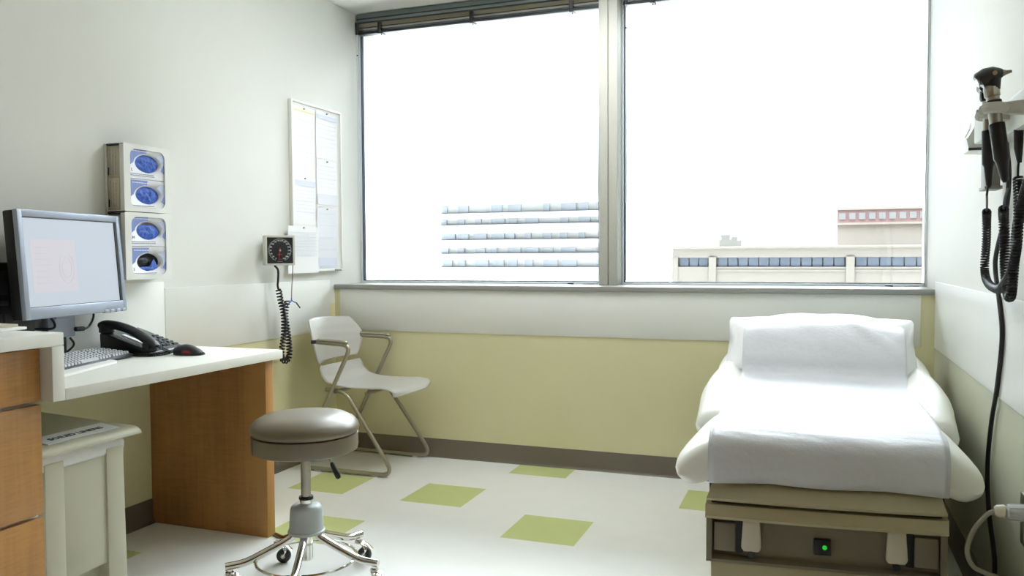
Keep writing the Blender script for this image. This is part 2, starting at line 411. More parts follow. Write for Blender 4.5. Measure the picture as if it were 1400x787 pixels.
# ------------------------------------------------------------------ outside
def outside():
    o = MB().box(-420, 420, 8, 700, -20.2, -20).build('ground', 'ground'); struct(o, 'pale street level far below the window', 'ground')
    # long cream building on the right, sixty metres away
    Y = 60.0
    r = thing('office_building', (0, Y, -20), 'long cream building with a ribbon of dark windows beyond the right window', 'building', 'buildings outside')
    b = MB()
    b.box(-9.66, 40, Y, Y + 12, -20, .30).box(-9.66, 40, Y, Y + 12, .96, 1.60).box(-9.8, 40, Y - .15, Y + 12, 1.60, 1.74, bev=.03).box(-9.66, 40, Y + .3, Y + 12, .2, 1.1)
    b.box(-7.1, -6.6, Y - .12, Y + .3, -20, 1.0).box(2.02, 2.55, Y - .12, Y + .3, -20, 1.0).box(-9.7, -9.3, Y - .05, Y + .3, -20, 1.0)
    b.box(-6.6, 2.02, Y - .06, Y, -.02, .10).box(2.55, 40, Y - .06, Y, -.02, .10)
    b.build('wall', 'bcream', r)
    def wins(xa, xb, n):
        w = (xb - xa) / n
        for i in range(n):
            MB().box(xa + i * w + .04, xa + (i + 1) * w - .04, Y + .14, Y + .2, .31, .95).build('window_pane', 'bglass', r)
    wins(-9.2, -7.15, 3); wins(-6.5, 1.95, 12); wins(2.6, 17.6, 20)
    MB().prism([(-6.6, 1.74), (-5.0, 1.74), (-5.0, 2.2), (-5.3, 2.2), (-5.3, 2.45), (-5.7, 2.45), (-5.7, 2.2), (-5.9, 2.2), (-5.8, 2.6), (-6.5, 2.6), (-6.4, 2.3), (-6.6, 2.2)], 'y', Y + 2, Y + 4).build('roof_vent', 'broof', r)
    # taller block set back on the right
    Y2 = 75.0; k = Y2 / 60
    r = thing('office_building', (10, Y2, -20), 'taller cream block with a red brick band of square windows beyond the right window', 'building', 'buildings outside')
    b = MB(); b.box(1.44 * k, 40, Y2, Y2 + 20, -20, 3.05 * k - .1 * k).box(1.40 * k, 40, Y2 - .2, Y2 + 20, 2.92 * k, 3.06 * k).box(1.4 * k, 40, Y2 - .1, Y2 + 20, 3.92 * k, 4.05 * k)
    b.build('wall', 'bblock', r)
    MB().box(1.44 * k, 40, Y2, Y2 + 20, 3.06 * k, 3.92 * k).build('brick_band', 'bred', r)
    for i in range(16):
        xa = (1.55 + i * .62) * k
        MB().box(xa, xa + .40 * k, Y2 - .08, Y2 + .1, 3.28 * k, 3.72 * k).build('window_pane', 'bwhite', r)
    # white slab block, far left
    Y3 = 150.0
    r = thing('apartment_block', (-50, Y3, -20), 'far white block with five bands of windows beyond the left window', 'building', 'buildings outside')
    b = MB(); x0, x1 = -71.1, -37.2
    b.box(x0, x1, Y3 + 1, Y3 + 18, -20, 12.0)
    for z0, z1 in ((11.3, 12.4), (8.6, 9.7), (5.7, 7.4), (2.9, 4.4), (.5, 1.7), (-20, -1.0)): b.box(x0, x1, Y3, Y3 + 2, z0, z1)
    b.build('wall', 'bwhite', r)
    for z0, z1 in ((9.7, 11.3), (7.4, 8.6), (4.4, 5.7), (1.7, 2.9), (-1.0, .5)):
        for i in range(10):
            if random.random() < .86:
                xa = x0 + i * 3.59 + random.uniform(.1, .5)
                MB().box(xa, xa + random.uniform(1.2, 3.0), Y3 + .7, Y3 + 1.1, z0 + .1, z1 - .05).build('window_pane', 'bglass2', r)
    # slim far tower right of the mullion
    Y4 = 220.0
    r = thing('far_tower', (-38, Y4, -20), 'slim pale far tower just right of the mullion', 'building', 'buildings outside')
    MB().box(-40.4, -37.6, Y4, Y4 + 6, -20, 10.2).build('wall', 'bwhite', r)
    for j in range(5):
        for i in range(3):
            MB().box(-40.2 + i * .9, -39.7 + i * .9, Y4 - .05, Y4 + .2, 9.2 - j * 1.6 - .9, 9.2 - j * 1.6).build('window_pane', 'bglass2', r)
    # low rooftops at the foot of the left window
    Y5 = 110.0
    for i, (xa, xb, zt, lab) in enumerate([(-68.5, -63.0, -1.2, 'low far rooftop with small stacks at the foot of the left window by the wall'), (-60.5, -57.0, -1.55, 'small far rooftop in the gap between the low roofs'), (-53.5, -46.5, -1.35, 'low far rooftop below the white block at its left end'), (-44.5, -34.0, -1.15, 'long low grey roofline below the middle of the white block')]):
        b = MB(); b.box(xa, xb, Y5, Y5 + 8, -20, zt - .7, m='bwhite')
        n = int((xb - xa) / .8)
        for q in range(n):
            xx = xa + q * (xb - xa) / n
            b.box(xx + .05, xx + random.uniform(.3, .7), Y5 + .1, Y5 + 1, zt - .8, zt - random.uniform(0, .6), m='broof')
        tag(b.build('low_rooftop'), lab, 'rooftop', 'buildings outside')
outside()

# ------------------------------------------------------------------ drawer cabinet, counter, desk
def desk():
    r = thing('drawer_cabinet', (-2.3, 1.3, 0), 'maple-faced drawer cabinet under the raised counter', 'cabinet')
    MB().box(LW + .002, -2.062, .62, 1.690, .0, .868, bev=.002).build('body', 'lam', r)
    for z0, z1 in ((.714, .862), (.394, .704), (.10, .384)):
        MB().box(-2.060, -2.040, .64, 1.690, z0, z1, bev=.0025).build('drawer', 'wood', r)
    r = thing('countertop', (-2.3, 1.2, .868), 'raised cream laminate countertop with step panel over the drawer cabinet', 'countertop')
    MB().box(LW + .001, -2.0, .60, 1.736, .868, .9055, bev=.0035).build('worktop', 'lam', r)
    MB().box(LW + .001, -2.0, 1.695, 1.736, .711, .868, bev=.003).build('step_panel', 'lam', r)
    r = thing('desk', (-2.3, 2.3, 0), 'cream-topped desk with one maple end panel against the wall', 'desk')
    MB().box(LW + .001, -2.0, 1.736, 2.755, .710, .745, bev=.0035).build('desktop', 'lam', r)
    MB().box(LW + .001, -2.030, 2.680, 2.728, 0, .710, bev=.002).build('end_panel', 'wood', r)
    h = MB(); h.box(-2.10, -2.055, 2.66, 2.68, .697, .710, bev=.002).cyl((-2.09, 2.655, .70), (-2.09, 2.68, .70), .005, n=10).cyl((-2.065, 2.655, .70), (-2.065, 2.68, .70), .005, n=10)
    h.build('bracket', 'dark', r)
desk()

# ------------------------------------------------------------------ linen bin
def rrect(cx, cy, hx, hy, rad, z, n=6):
    out = []
    for (sx, sy, a0) in ((1, 1, 0), (-1, 1, PI / 2), (-1, -1, PI), (1, -1, 1.5 * PI)):
        for k in range(n + 1):
            a = a0 + PI / 2 * k / n
            out.append(V((cx + sx * (hx - rad) + rad * math.cos(a), cy + sy * (hy - rad) + rad * math.sin(a), z)))
    return out
def bin_():
    r = thing('step_on_bin', (-2.3, 1.88, 0), 'cream step-on linen bin with lid sign beneath the desk', 'bin')
    cx, cy = -2.325, 1.893
    b = MB()
    b.loft([rrect(cx, cy, .185 * s, .140 * s, .012, z) for z, s in ((0.0, .97), (.01, .985), (.50, 1.0), (.508, 1.0))])
    # corner posts standing proud on the front
    for ya, yb in ((1.742, 1.812), (1.968, 2.043)):
        b.prism([(ya, 0), (yb, 0), (yb - (.008 if ya > 1.9 else 0), .512), (ya + (0 if ya > 1.9 else .004), .512)], 'x', -2.20, -2.100, bev=.004)
        b.prism([(ya, 0), (yb, 0), (yb, .512), (ya, .512)], 'x', -2.545, -2.45, bev=.004)
    b.box(-2.17, -2.107, 1.80, 1.98, .145, .512, bev=.003)
    b.build('body', 'bin', r)
    MB().box(-2.16, -2.085, 1.83, 1.955, .018, .035, bev=.006).build('pedal', 'greydk', r)
    # liner hanging out under the lid
    l = MB()
    rings = []
    for j, (z, g) in enumerate(((.545, .004), (.53, .010), (.512, .016), (.495, .013), (.487, .016))):
        base = rrect(cx, cy, .215 + g * .5, .150 + g * .5, .02, z, 10); rg = []
        for k, p in enumerate(base):
            w = noise.noise(V((p.x * 22, p.y * 22, z * 30))) * .010 * (j + .6) / 3
            d = (p - V((cx, cy, z))).normalized()
            rg.append(p + d * w + V((0, 0, (noise.noise(V((p.x * 9 + 4, p.y * 9, 2))) * .030 if j >= 2 else 0))))
        rings.append(rg)
    l.loft(rings, caps=False); l.build('liner', 'bag', r, solid=.001)
    # lid with raised centre
    d = MB()
    y0, y1, xa, xb = 1.698, 2.088, -2.580, -2.066
    def lr(g, z, rad=.016):
        rg = rrect((xa + xb) / 2, (y0 + y1) / 2, (xb - xa) / 2 - g, (y1 - y0) / 2 - g, rad, z)
        if z > .56:                                   # the lid rises a little from its front lip
            for p in rg: p.z += .022 * max(0, min(1, (-2.082 - p.x) / .2))
        return rg
    d.loft([lr(.012, .541), lr(.001, .542), lr(.0, .546), lr(.003, .554), lr(.008, .5615), lr(.014, .565), lr(.03, .566)])
    d.build('lid', 'bin', r, ang=50)
    sm = Matrix.Translation((-2.136, 1.897, .5732)) @ Matrix.Rotation(.11, 4, 'Y')
    s = MB(); s.box(-.040, .040, -.140, .122, .0, .0026, m='label', mx=sm)
    s.text('SOILED LINENS', .0285, sm @ frame((.004, -.012, .0028), (0, 1, 0), (-1, 0, 0)), .0003, m='ink', bold=.0007)
    tag(s.build('sign', None, r), 'white sign strip lettered SOILED LINENS')
bin_()

# ------------------------------------------------------------------ computer
def computer():
    k = 1.10
    c = V((-2.2405 * k, 2.0004 * k, 1.11393 + (1.097 - 1.11393) * k)); a = .1977; tl = .0739; w = .48 * k; h = .3317 * k
    n = V((math.cos(a) * math.cos(tl), math.sin(a) * math.cos(tl), math.sin(tl))); rt = V((-math.sin(a), math.cos(a), 0)); up = n.cross(rt)
    mx = Matrix((rt, up, n)).transposed().to_4x4(); mx.translation = c
    r = thing('computer_monitor', (c.x - .06, c.y, .745), 'wide silver flat-panel monitor on the desk', 'monitor')
    b = MB(); sd = .022
    # bezel ring with an opening
    b.box(-w / 2, -w / 2 + sd, -h / 2, h / 2, -.018, 0, bev=.003, mx=mx).box(w / 2 - sd, w / 2, -h / 2, h / 2, -.018, 0, bev=.003, mx=mx)
    b.box(-w / 2 + sd - .004, w / 2 - sd + .004, h / 2 - .024, h / 2, -.018, 0, bev=.003, mx=mx).box(-w / 2 + sd - .004, w / 2 - sd + .004, -h / 2, -h / 2 + .040, -.018, 0, bev=.003, mx=mx)
    b.build('bezel', 'silver', r)
    MB().box(-w / 2 + .001, w / 2 - .001, -h / 2 + .001, h / 2 - .001, -.056, -.016, bev=.006, mx=mx).box(-w * .36, w * .36, -h * .38, h * .38, -.068, -.054, bev=.01, mx=mx).build('back_shell', 'black', r)
    MB().box(-w / 2 + sd - .002, w / 2 - sd + .002, -h / 2 + .038, h / 2 - .022, -.016, -.007, mx=mx).build('screen', 'screen', r)
    ed = MB(); ed.box(-w / 2 + sd, w / 2 - sd, h / 2 - .027, h / 2 - .0235, -.008, -.0025, mx=mx).box(w / 2 - sd - .009, w / 2 - sd + .0006, -h / 2 + .04, h / 2 - .024, -.008, -.0025, mx=mx).box(-w / 2 + sd, w / 2 - sd, -h / 2 + .0395, -h / 2 + .0415, -.008, -.0025, mx=mx)
    ed.build('screen_gasket', 'black', r)
    # an open page on the screen with a faint round emblem
    pw = MB(); pw.box(-.212, .005, -.095, .085, -.0072, -.0064, mx=mx)
    po = pw.build('page', 'window', r)
    e = MB()
    for rr in (.045, .030):
        e.tube([mx @ V((-.045 + rr * .8 * math.cos(t * PI / 16), -.012 + rr * 1.2 * math.sin(t * PI / 16), -.0063)) for t in range(33)], .0012, n=5)
    for q in range(7):
        yy = .055 - q * .02
        e.box(-.195, -.195 + random.uniform(.05, .085), yy, yy + .004, -.0066, -.0061, mx=mx)
    e.build('page_marks', 'emblem', r)
    for q in range(4):
        x = w / 2 - .135 + q * .034
        MB().box(x, x + .022, -h / 2 - .002, -h / 2 + .010, -.012, .002, bev=.002, mx=mx).build('button', 'silver', r)
    # neck, hinge and foot
    nb = c + n * -.080
    nk = MB(); nk.box(nb.x - .018, nb.x + .018, nb.y - .058, nb.y + .058, .832, .955, bev=.006).box(nb.x + .014, nb.x + .024, nb.y - .030, nb.y + .030, .90, .918, bev=.003)
    nk.build('neck', 'silver', r)
    MB().box(nb.x - .014, nb.x + .014, nb.y - .022, nb.y + .022, .752, .834, bev=.004).build('hinge', 'black', r)
    MB().loft([[V((nb.x + .01 + .075 * s * math.cos(t), nb.y + .125 * s * math.sin(t), z)) for t in [2 * PI * q / 40 for q in range(40)]] for z, s in ((.7455, .98), (.748, 1), (.754, .99), (.757, .94))]).build('foot', 'silver', r)
    cb = MB(); cb.tube(smooth([(nb.x, nb.y + .11, .95), (nb.x + .02, nb.y + .135, .91), (nb.x + .02, nb.y + .115, .865), (nb.x + .03, nb.y + .07, .855), (nb.x + .02, nb.y + .05, .86)], 8), .004, n=8)
    cb.cyl((nb.x + .025, nb.y + .085, .857), (nb.x + .025, nb.y + .050, .858), .0085, n=10)
    cb.tube(smooth([(nb.x, nb.y - .09, .95), (nb.x + .02, nb.y - .05, .91), (nb.x + .03, nb.y - .045, .87), (nb.x - .01, nb.y - .11, .87)], 8), .004, n=8)
    cb.tube(smooth([(nb.x + .02, nb.y + .03, .83), (nb.x + .03, nb.y + .035, .80), (nb.x + .02, nb.y - .02, .765), (nb.x, nb.y - .1, .752)], 8), .004, n=8)
    cb.build('cable', 'blackrub', r)

    # tower
    r = thing('computer_tower', (-2.56, 1.91, .745), 'black computer tower standing behind the monitor', 'computer')
    MB().box(-2.613, -2.522, 1.745, 2.075, .752, 1.103, bev=.006).build('case', 'black', r)
    g = MB()
    for q in range(11): g.box(-2.523, -2.518, 1.800 + q * .0158, 1.807 + q * .0158, .78, .93, bev=.0015)
    g.box(-2.523, -2.517, 1.80, 1.975, .96, .975, bev=.002).box(-2.523, -2.517, 1.80, 1.975, .995, 1.075, bev=.002)
    g.build('front_grille', 'dark', r)
    for xx in (-2.60, -2.538):
        MB().box(xx - .010, xx + .010, 1.76, 2.06, .745, .754, bev=.002).build('foot', 'blackrub', r)

    # keyboard
    kc = V((-2.400, 2.135, .745)); ka = .285
    mk = rot_z((kc.x, kc.y, 0), ka)         # local +x to the user, local y along the keyboard
    r = thing('keyboard', (kc.x, kc.y, .745), 'dark keyboard with reflected light painted on its keys, in front of the monitor', 'keyboard')
    MB().prism([(-.075, .7465), (.075, .7465), (.078, .752), (.072, .760), (-.07, .777), (-.075, .772)], 'y', -.225, .225, bev=.003, mx=mk).build('case', 'dark', r)
    MB().prism([(.0745, .7475), (.0795, .750), (.079, .757), (.0735, .7605)], 'y', -.222, .222, mx=mk, bev=.001).build('front_edge', 'dark', r)
    ky = MB()
    for row in range(6):
        x = .058 - row * .0225; z = .7622 + row * .0027
        y = -.212
        while y < .205:
            wd = .0185
            if row == 0 and -.10 < y < .0: wd = .11
            if -.212 + .30 < y < -.212 + .315 or .1 < y < .1: y += .008; continue
            ky.prism([(x - .0085, z - .003), (x + .0085, z - .0045), (x + .0066, z + .0065), (x - .0066, z + .0080)], 'y', y + .0016, y + wd - .0062, mx=mk)
            y += wd
    ky.build('keys', 'key', r)
    # wrist rest
    wr = MB(); wm = rot_z((-2.272, 2.005, 0), .36)
    wr.loft([[wm @ p for p in rrect(0, 0, .045 - g, .235 - g, .04 - g * .5, z, 8)] for z, g in ((.7453, .002), (.7465, 0), (.753, .0), (.7548, .004), (.7552, .010))])
    tag(wr.build('wrist_rest', 'white'), 'white flat wrist rest along the front of the keyboard', 'wrist rest')

    # phone
    r = thing('desk_phone', (-2.46, 2.49, .745), 'black corded desk phone beside the keyboard', 'phone')
    pm = rot_z((-2.462, 2.497, 0), .14)
    MB().prism([(-.108, .7465), (.105, .7465), (.112, .752), (.108, .762), (-.06, .820), (-.104, .8352), (-.110, .824)], 'y', -.108, .108, bev=.005, mx=pm).build('base', 'black', r)
    face = lambda x: .762 + (.108 - x) * (.058 / .168)
    kp = MB()
    for i in range(4):
        for j in range(3):
            x = .078 - i * .024; y = -.012 + j * .024
            kp.prism([(x - .008, face(x - .008)), (x + .008, face(x + .008)), (x + .007, face(x) + .006), (x - .007, face(x) + .0085)], 'y', y - .009, y + .009, mx=pm)
    kp.build('keypad', 'dark', r); kp = MB()
    for i in range(5):
        x = .08 - i * .022
        kp.prism([(x - .006, face(x - .006)), (x + .006, face(x + .006)), (x + .005, face(x) + .004), (x - .005, face(x) + .006)], 'y', .070, .098, mx=pm)
    kp.build('line_keys', 'dark', r)
    MB().prism([(-.055, face(-.055)), (-.012, face(-.012)), (-.012, face(-.012) + .003), (-.055, face(-.055) + .003)], 'y', -.025, .06, mx=pm).build('display', 'silver', r)
    MB().prism([(-.055, face(-.055)), (.085, face(.085)), (.085, face(.085) + .002), (-.055, face(-.055) + .002)], 'y', -.055, -.035, mx=pm).build('name_card', 'label', r)
    # handset along the near side: two cups joined by an arched grip
    hs = MB(); path = []; rad = []
    for q in range(25):
        t = q / 24; x = -.115 + .225 * t
        arch = math.sin(PI * t) ** .6
        path.append(pm @ V((x, -.082, face(x) + .014 + .030 * arch))); rad.append(.0215 + .005 * (1 - arch))
    hs.tube(path, rad, n=14, flat=.75)
    for x in (-.098, .090):
        hs.lathe([(.020, -.012), (.027, -.010), (.028, .012), (.024, .022), (.01, .026)], n=20, mx=pm @ Matrix.Translation((x, -.082, face(x) + .008)))
    hs.build('handset', 'black', r)
    pc = smooth([pm @ V((.118, -.082, .785)), pm @ V((.140, -.075, .77)), pm @ V((.135, -.03, .7515)), pm @ V((.12, -.112, .7515)), pm @ V((.03, -.118, .752)), pm @ V((-.06, -.120, .753)), pm @ V((-.09, -.116, .76))], 8)
    MB().tube(coil(pc, .0050, 46, 8), .0017, n=5).build('handset_cord', 'blackrub', r)

    # mouse
    r = thing('computer_mouse', (-2.235, 2.49, .745), 'black optical mouse with red side on the open desk', 'mouse')
    mm = rot_z((-2.238, 2.492, .7457), .12)
    def mr(u):   # cross-sections along the mouse, front at -x
        x = -.060 + .122 * u
        wdt = .031 * (1 - abs(2 * u - 1.05) ** 3.2 * .55) ; hh = .012 + .028 * math.sin(PI * min(1, (u * .80 + .18))) ** 1.2
        if u > .93: wdt *= .9; hh *= .85
        ring = []
        for q in range(16):
            a = PI * q / 15
            ring.append(mm @ V((x, -wdt * math.cos(a) * (1 if q not in (0, 15) else .95), hh * math.sin(a) ** .75)))
        return ring
    MB().loft([mr(u) for u in [0, .03, .1, .2, .3, .4, .5, .6, .7, .8, .88, .94, .98, 1]]).build('shell', 'black', r, ang=60)
    MB().ball((.012, -.0305, .013), 1, .020, .003, .007, mx=mm).build('side_light', 'redlens', r)
    MB().ball((-.038, 0, .030), 1, .012, .004, .006, mx=mm).build('scroll_wheel', 'dark', r)
    MB().tube(smooth([mm @ V((-.058, 0, .010)), (-2.318, 2.46, .7475), (-2.322, 2.41, .7475), (-2.345, 2.388, .7475), (-2.45, 2.374, .7475), (-2.56, 2.345, .7475), (-2.59, 2.25, .7475)], 8), .0018, n=6).build('cable', 'blackrub', r)

    # papers on the counter edge
    for q, (z, dx, an, lab) in enumerate([(.9058, 0, .1, 'lower white paper pad at the far edge of the raised counter'), (.914, -.03, -.08, 'cream folded sheet lying on the paper pad by the tower')]):
        pm2 = rot_z((-2.25 + dx, 1.705, 0), an)
        tag(MB().box(-.07, .07, -.06, .06, z, z + .008, bev=.002, mx=pm2).build('paper_pad', 'pwhite' if q == 0 else 'boxbeige'), lab, 'paper', 'papers on the counter')
computer()

# ------------------------------------------------------------------ glove boxes
def gloves():
    y0, y1 = 2.474, 2.716; D = .098; xf = LW + D
    sizes = ['L', 'L', 'M', 'S']
    for h, (z0, z1, lab) in enumerate([(1.299, 1.564, 'upper white glove box holder on the wall above the monitor'), (1.030, 1.296, 'lower white glove box holder on the wall behind the monitor')]):
        r = thing('glove_box_holder', (LW, (y0 + y1) / 2, z0), lab, 'glove box holder', 'glove box holders')
        f = MB()
        # front plate with one rounded opening, built as a ring between two outlines
        oy, oz = .030, .018
        def outline(yc, zc, hy, hz, rad, x): return [V((x, p.x, p.y)) for p in rrect(yc, zc, hy, hz, rad, 0, 8)]
        yc, zc = (y0 + y1) / 2 + .002, (z0 + z1) / 2
        A = outline((y0 + y1) / 2, zc, (y1 - y0) / 2, (z1 - z0) / 2, .006, xf); B = outline(yc, zc, (y1 - y0) / 2 - oy, (z1 - z0) / 2 - oz, .028, xf)
        A2 = [p + V((-.004, 0, 0)) for p in A]; B2 = [p + V((-.004, 0, 0)) for p in B]
        f.loft([A, B, B2, A2, A], caps=False)
        f.build('front_frame', 'white', r)
        s = MB()
        s.box(LW + .001, xf - .003, y0 + .004, y1 - .004, z0 + .001, z0 + .005).box(LW + .001, LW + .005, y0 + .004, y1 - .004, z0 + .005, z1 - .004)
        s.box(LW + .001, xf - .003, y1 - .006, y1 - .002, z0 + .005, z1 - .004)
        s.box(LW + .003, LW + .009, y0 - .001, y0 + .005, z0, z1).box(xf - .022, xf - .003, y0 + .001, y0 + .005, z0 + .004, z1 - .004)
        s.build('holder_body', 'white', r)
        MB().box(LW + .001, xf - .004, y0 + .002, y1 - .002, z1 - .007, z1 - .001, bev=.001).build('top_edge', 'dark', r)
        hh = (z1 - z0 - .016) / 2
        for k in (1, 0):
            zb = z0 + .006 + k * (hh + .001); zt = zb + hh - .001
            idx = h * 2 + (1 - k)
            where = ['topmost glove box, size L, full of blue gloves', 'second glove box from the top, blue gloves puffed in its slot', 'third glove box from the top, size M, blue gloves bunched low', 'bottom glove box, size S, nearly empty with dark slot']
            g = thing('glove_box', (LW + .05, (y0 + y1) / 2, zb), where[idx], 'glove box', 'boxes of blue gloves')
            xb = xf - .0065; ya, yb = y0 + .006, y1 - .009
            zm = (zb + zt) / 2; yh = ya + .122; hy, hz = .066, .036
            # front face with an oval cut through it
            c = MB(); N = 32
            def edge_pt(a):
                cs, sn = math.cos(a), math.sin(a)
                ty = ((yb - yh) if cs > 0 else (ya - yh)) / cs if abs(cs) > 1e-6 else 1e9
                tz = ((zt - zm) if sn > 0 else (zb - zm)) / sn if abs(sn) > 1e-6 else 1e9
                t = min(ty, tz); return (yh + cs * t, zm + sn * t)
            angs = sorted([2 * PI * q / N for q in range(N)] + [math.atan2(z - zm, y - yh) % (2 * PI) for y in (ya, yb) for z in (zb, zt)])
            O = [V((xb, *edge_pt(a))) for a in angs]; I = [V((xb, yh + hy * math.cos(a), zm + hz * math.sin(a))) for a in angs]
            c.loft([O, I, [p + V((-.02, 0, 0)) for p in I]], caps=False, m='boxwhite')
            c.box(LW + .009, xb - .022, ya, yb, zb, zt, m='boxbeige')
            for yy0, yy1, z0_, z1_ in ((ya, ya + .001, zb, zt), (yb - .001, yb, zb, zt), (ya, yb, zb, zb + .001), (ya, yb, zt - .001, zt)):
                c.box(xb - .023, xb - .0002, yy0, yy1, z0_, z1_, m='boxbeige')
            if idx == 3: c.box(xb - .0225, xb - .0205, yh - hy - .004, yh + hy + .004, zm - hz, zm + hz, m='dial')  # dark sheet stands in for shade inside the nearly empty carton
            c.build('carton', None, g, recalc=False)
            p = MB(); e = .0006
            def strip(poly, m, d=e):
                # poly in (y,z), only kept outside the oval
                vs = [V((xb + d, a_, b_)) for a_, b_ in poly]; p.faces(vs, [list(range(len(vs)))], m)
            def arc(a0, a1, s=1.12, n=10): return [(yh + hy * s * math.cos(a0 + (a1 - a0) * q / n), zm + hz * s * math.sin(a0 + (a1 - a0) * q / n)) for q in range(n + 1)]
            strip([(ya + .028, zt - .004)] + [(yh - .002, zt - .004)] + arc(PI * .52, PI * .98), 'boxblue')
            strip([(ya + .028, zt - .004)] + [(yh - hy * 1.12, zm + .002), (ya + .028, zm - .012)], 'boxblue')
            strip([(yb - .010, zt - .012)] + [(yb - .006, zm + .0)] + [(yb - .010, zb + .030), (yh + .062, zb + .040)] + arc(-PI * .12, PI * .30) + [(yb - .025, zt - .014)], 'boxpale', e * 1.3)
            strip([(yb - .006, zm + .012), (yb - .006, zb + .020), (yb - .022, zb + .030), (yb - .036, zb + .040), (yb - .020, zm + .002)], 'boxblue', e * 1.7)
            p.build('print', None, g, recalc=False)
            tx = MB()
            fm = lambda y, z: frame((xb + .0012, y, z), (0, 1, 0), (0, 0, 1))
            if idx != 1: tx.text(sizes[idx], .017, fm(ya + .040, zm - .028), .0002, m='ink')
            if idx != 1: tx.build('size_letter', None, g); tx = MB()
            for q in range(2):
                zz = zb + .017 - q * .0065
                y = ya + .032
                while y < ya + .150:
                    l_ = random.uniform(.004, .012); tx.box(xb + .0006, xb + .0013, y, y + l_, zz, zz + .0026, m='inkgrey'); y += l_ + .0025
            tx.build('front_lettering', None, g); tx = MB()
            y = ya + .040
            while y < ya + .13:
                l_ = random.uniform(.005, .014); tx.box(xb + .0008, xb + .0016, y, y + l_, zt - .016, zt - .0125, m='boxwhite'); y += l_ + .002
            tx.build('heading_lettering', None, g); tx = MB()
            # lines on the carton's end
            for q in range(3):
                xx = LW + .024 + q * .013
                z = zb + .012
                while z < zt - .02:
                    l_ = random.uniform(.004, .016); tx.box(xx, xx + .0022, ya - .0006, ya + .0002, z, min(zt - .01, z + l_), m='inkgrey'); z += l_ + .003
            tx.box(LW + .012, LW + .018, ya - .0007, ya + .0002, zb + .010, zb + .040, m='ink')
            tx.build('end_lettering', None, g)
            # gloves in the slot
            gl = MB()
            full = [1.0, .98, .85, .42][idx]
            def surf(u, v):
                a = 2 * PI * u; rr = v
                y = yh + hy * .99 * rr * math.cos(a); z = zm + hz * .99 * rr * math.sin(a)
                if idx == 3:
                    z = zm - hz * .93 + (z - zm + hz) * .22 + .034 * max(0, 1 - abs((y - yh - .034) / .022)) * rr * (z > zm)
                elif idx == 2:
                    z = zm - hz * .12 + (z - zm) * .88
                nz = noise.noise(V((y * 60 + idx * 7, z * 60, idx * 3.1))) + .6 * noise.noise(V((y * 140, z * 90 + idx, 5)))
                return V((xb - .012 + .012 * (1 - rr ** 2) * full + nz * .007 * (1 - rr ** 4), y, z))
            gl.grid(surf, 56, 14)
            gl.build('gloves', 'glove', g, ang=70)
gloves()

# ------------------------------------------------------------------ notice board and its papers
def board():
    r = thing('whiteboard', (LW, 3.93, 1.04), 'tall white notice board on the wall beside the window', 'board')
    y0, y1, z0, z1 = 3.678, 4.166, 1.036, 1.954
    MB().box(LW + .001, LW + .012, y0 + .004, y1 - .004, z0 + .004, z1 - .004).build('panel', 'white', r)
    f = MB()
    f.box(LW + .001, LW + .022, y0, y0 + .012, z0, z1, bev=.002).box(LW + .001, LW + .022, y1 - .012, y1, z0, z1, bev=.002).box(LW + .001, LW + .022, y0 + .011, y1 - .011, z0, z0 + .012, bev=.002).box(LW + .001, LW + .022, y0 + .011, y1 - .011, z1 - .012, z1, bev=.002)
    f.build('frame', 'white', r)
    MB().box(LW + .004, LW + .026, y1 - .09, y1 - .02, z0 + .001, z0 + .011, bev=.003).build('clip', 'greydk', r)
    x = LW + .0135
    def sheet(ya, yb, za, zb, m, lab, lines, dx=0.0, header=None, band=None):
        b = MB()
        b.grid(lambda u, v: V((x + dx + .003 * (1 - u) ** 3 * (.5 + v) + .0012 * math.sin(5 * v + 2 * ya * 9), ya + (yb - ya) * u, za + (zb - za) * v)), 12, 12, m=m)
        o = MB; xx = x + dx + .0048
        if header: b.box(xx - .001, xx, ya + .01, yb - .01, zb - header[1] - .02, zb - .02, m=header[0])
        if band: b.box(xx - .001, xx, ya + .008, yb - .008, za + .01, za + .01 + band[1], m=band[0])
        for q in range(lines):
            z = zb - (.075 if header else .035) - q * (zb - za - .12) / max(1, lines)
            y = ya + .022
            while y < yb - .03:
                l_ = random.uniform(.01, .035); b.box(xx - .001, xx - .0002, y, min(yb - .018, y + l_), z, z + .0025, m='pgrey' if q % 3 else 'inkblue'); y += l_ + .006
        b.cyl((x + dx, (ya + yb) / 2, zb - .008), (x + dx + .008, (ya + yb) / 2, zb - .008), .004, n=10, m='greydk')
        tag(b.build('notice', None), lab, 'notice', 'notices pinned to the board')
    sheet(3.696, 3.902, 1.556, 1.925, 'pyellow', 'cream notice with a yellow marker line, at the top of the board nearest the desk', 9, header=('hilite', .007))
    sheet(3.696, 3.904, 1.296, 1.550, 'pwhite', 'white notice with a pale blue heading, below the cream notice', 7, header=('inkblue', .03))
    sheet(3.912, 4.130, 1.668, 1.932, 'pwhite', 'white notice with a blue-grey heading, at the top of the board by the window', 6, header=('inkblue', .022))
    sheet(3.912, 4.124, 1.400, 1.662, 'pwhite', 'white notice with a pale slanted pattern, middle of the board by the window', 6, band=('pgrey', .06))
    sheet(3.910, 4.116, 1.052, 1.394, 'pgrey', 'grey-white notice with a grey foot band, bottom of the board by the window', 10, band=('inkblue', .05))
    sheet(3.622, 3.906, 1.030, 1.282, 'pwhite', 'lined white sheet sticking out past the board behind the blood pressure gauge', 16, dx=.012)
board()

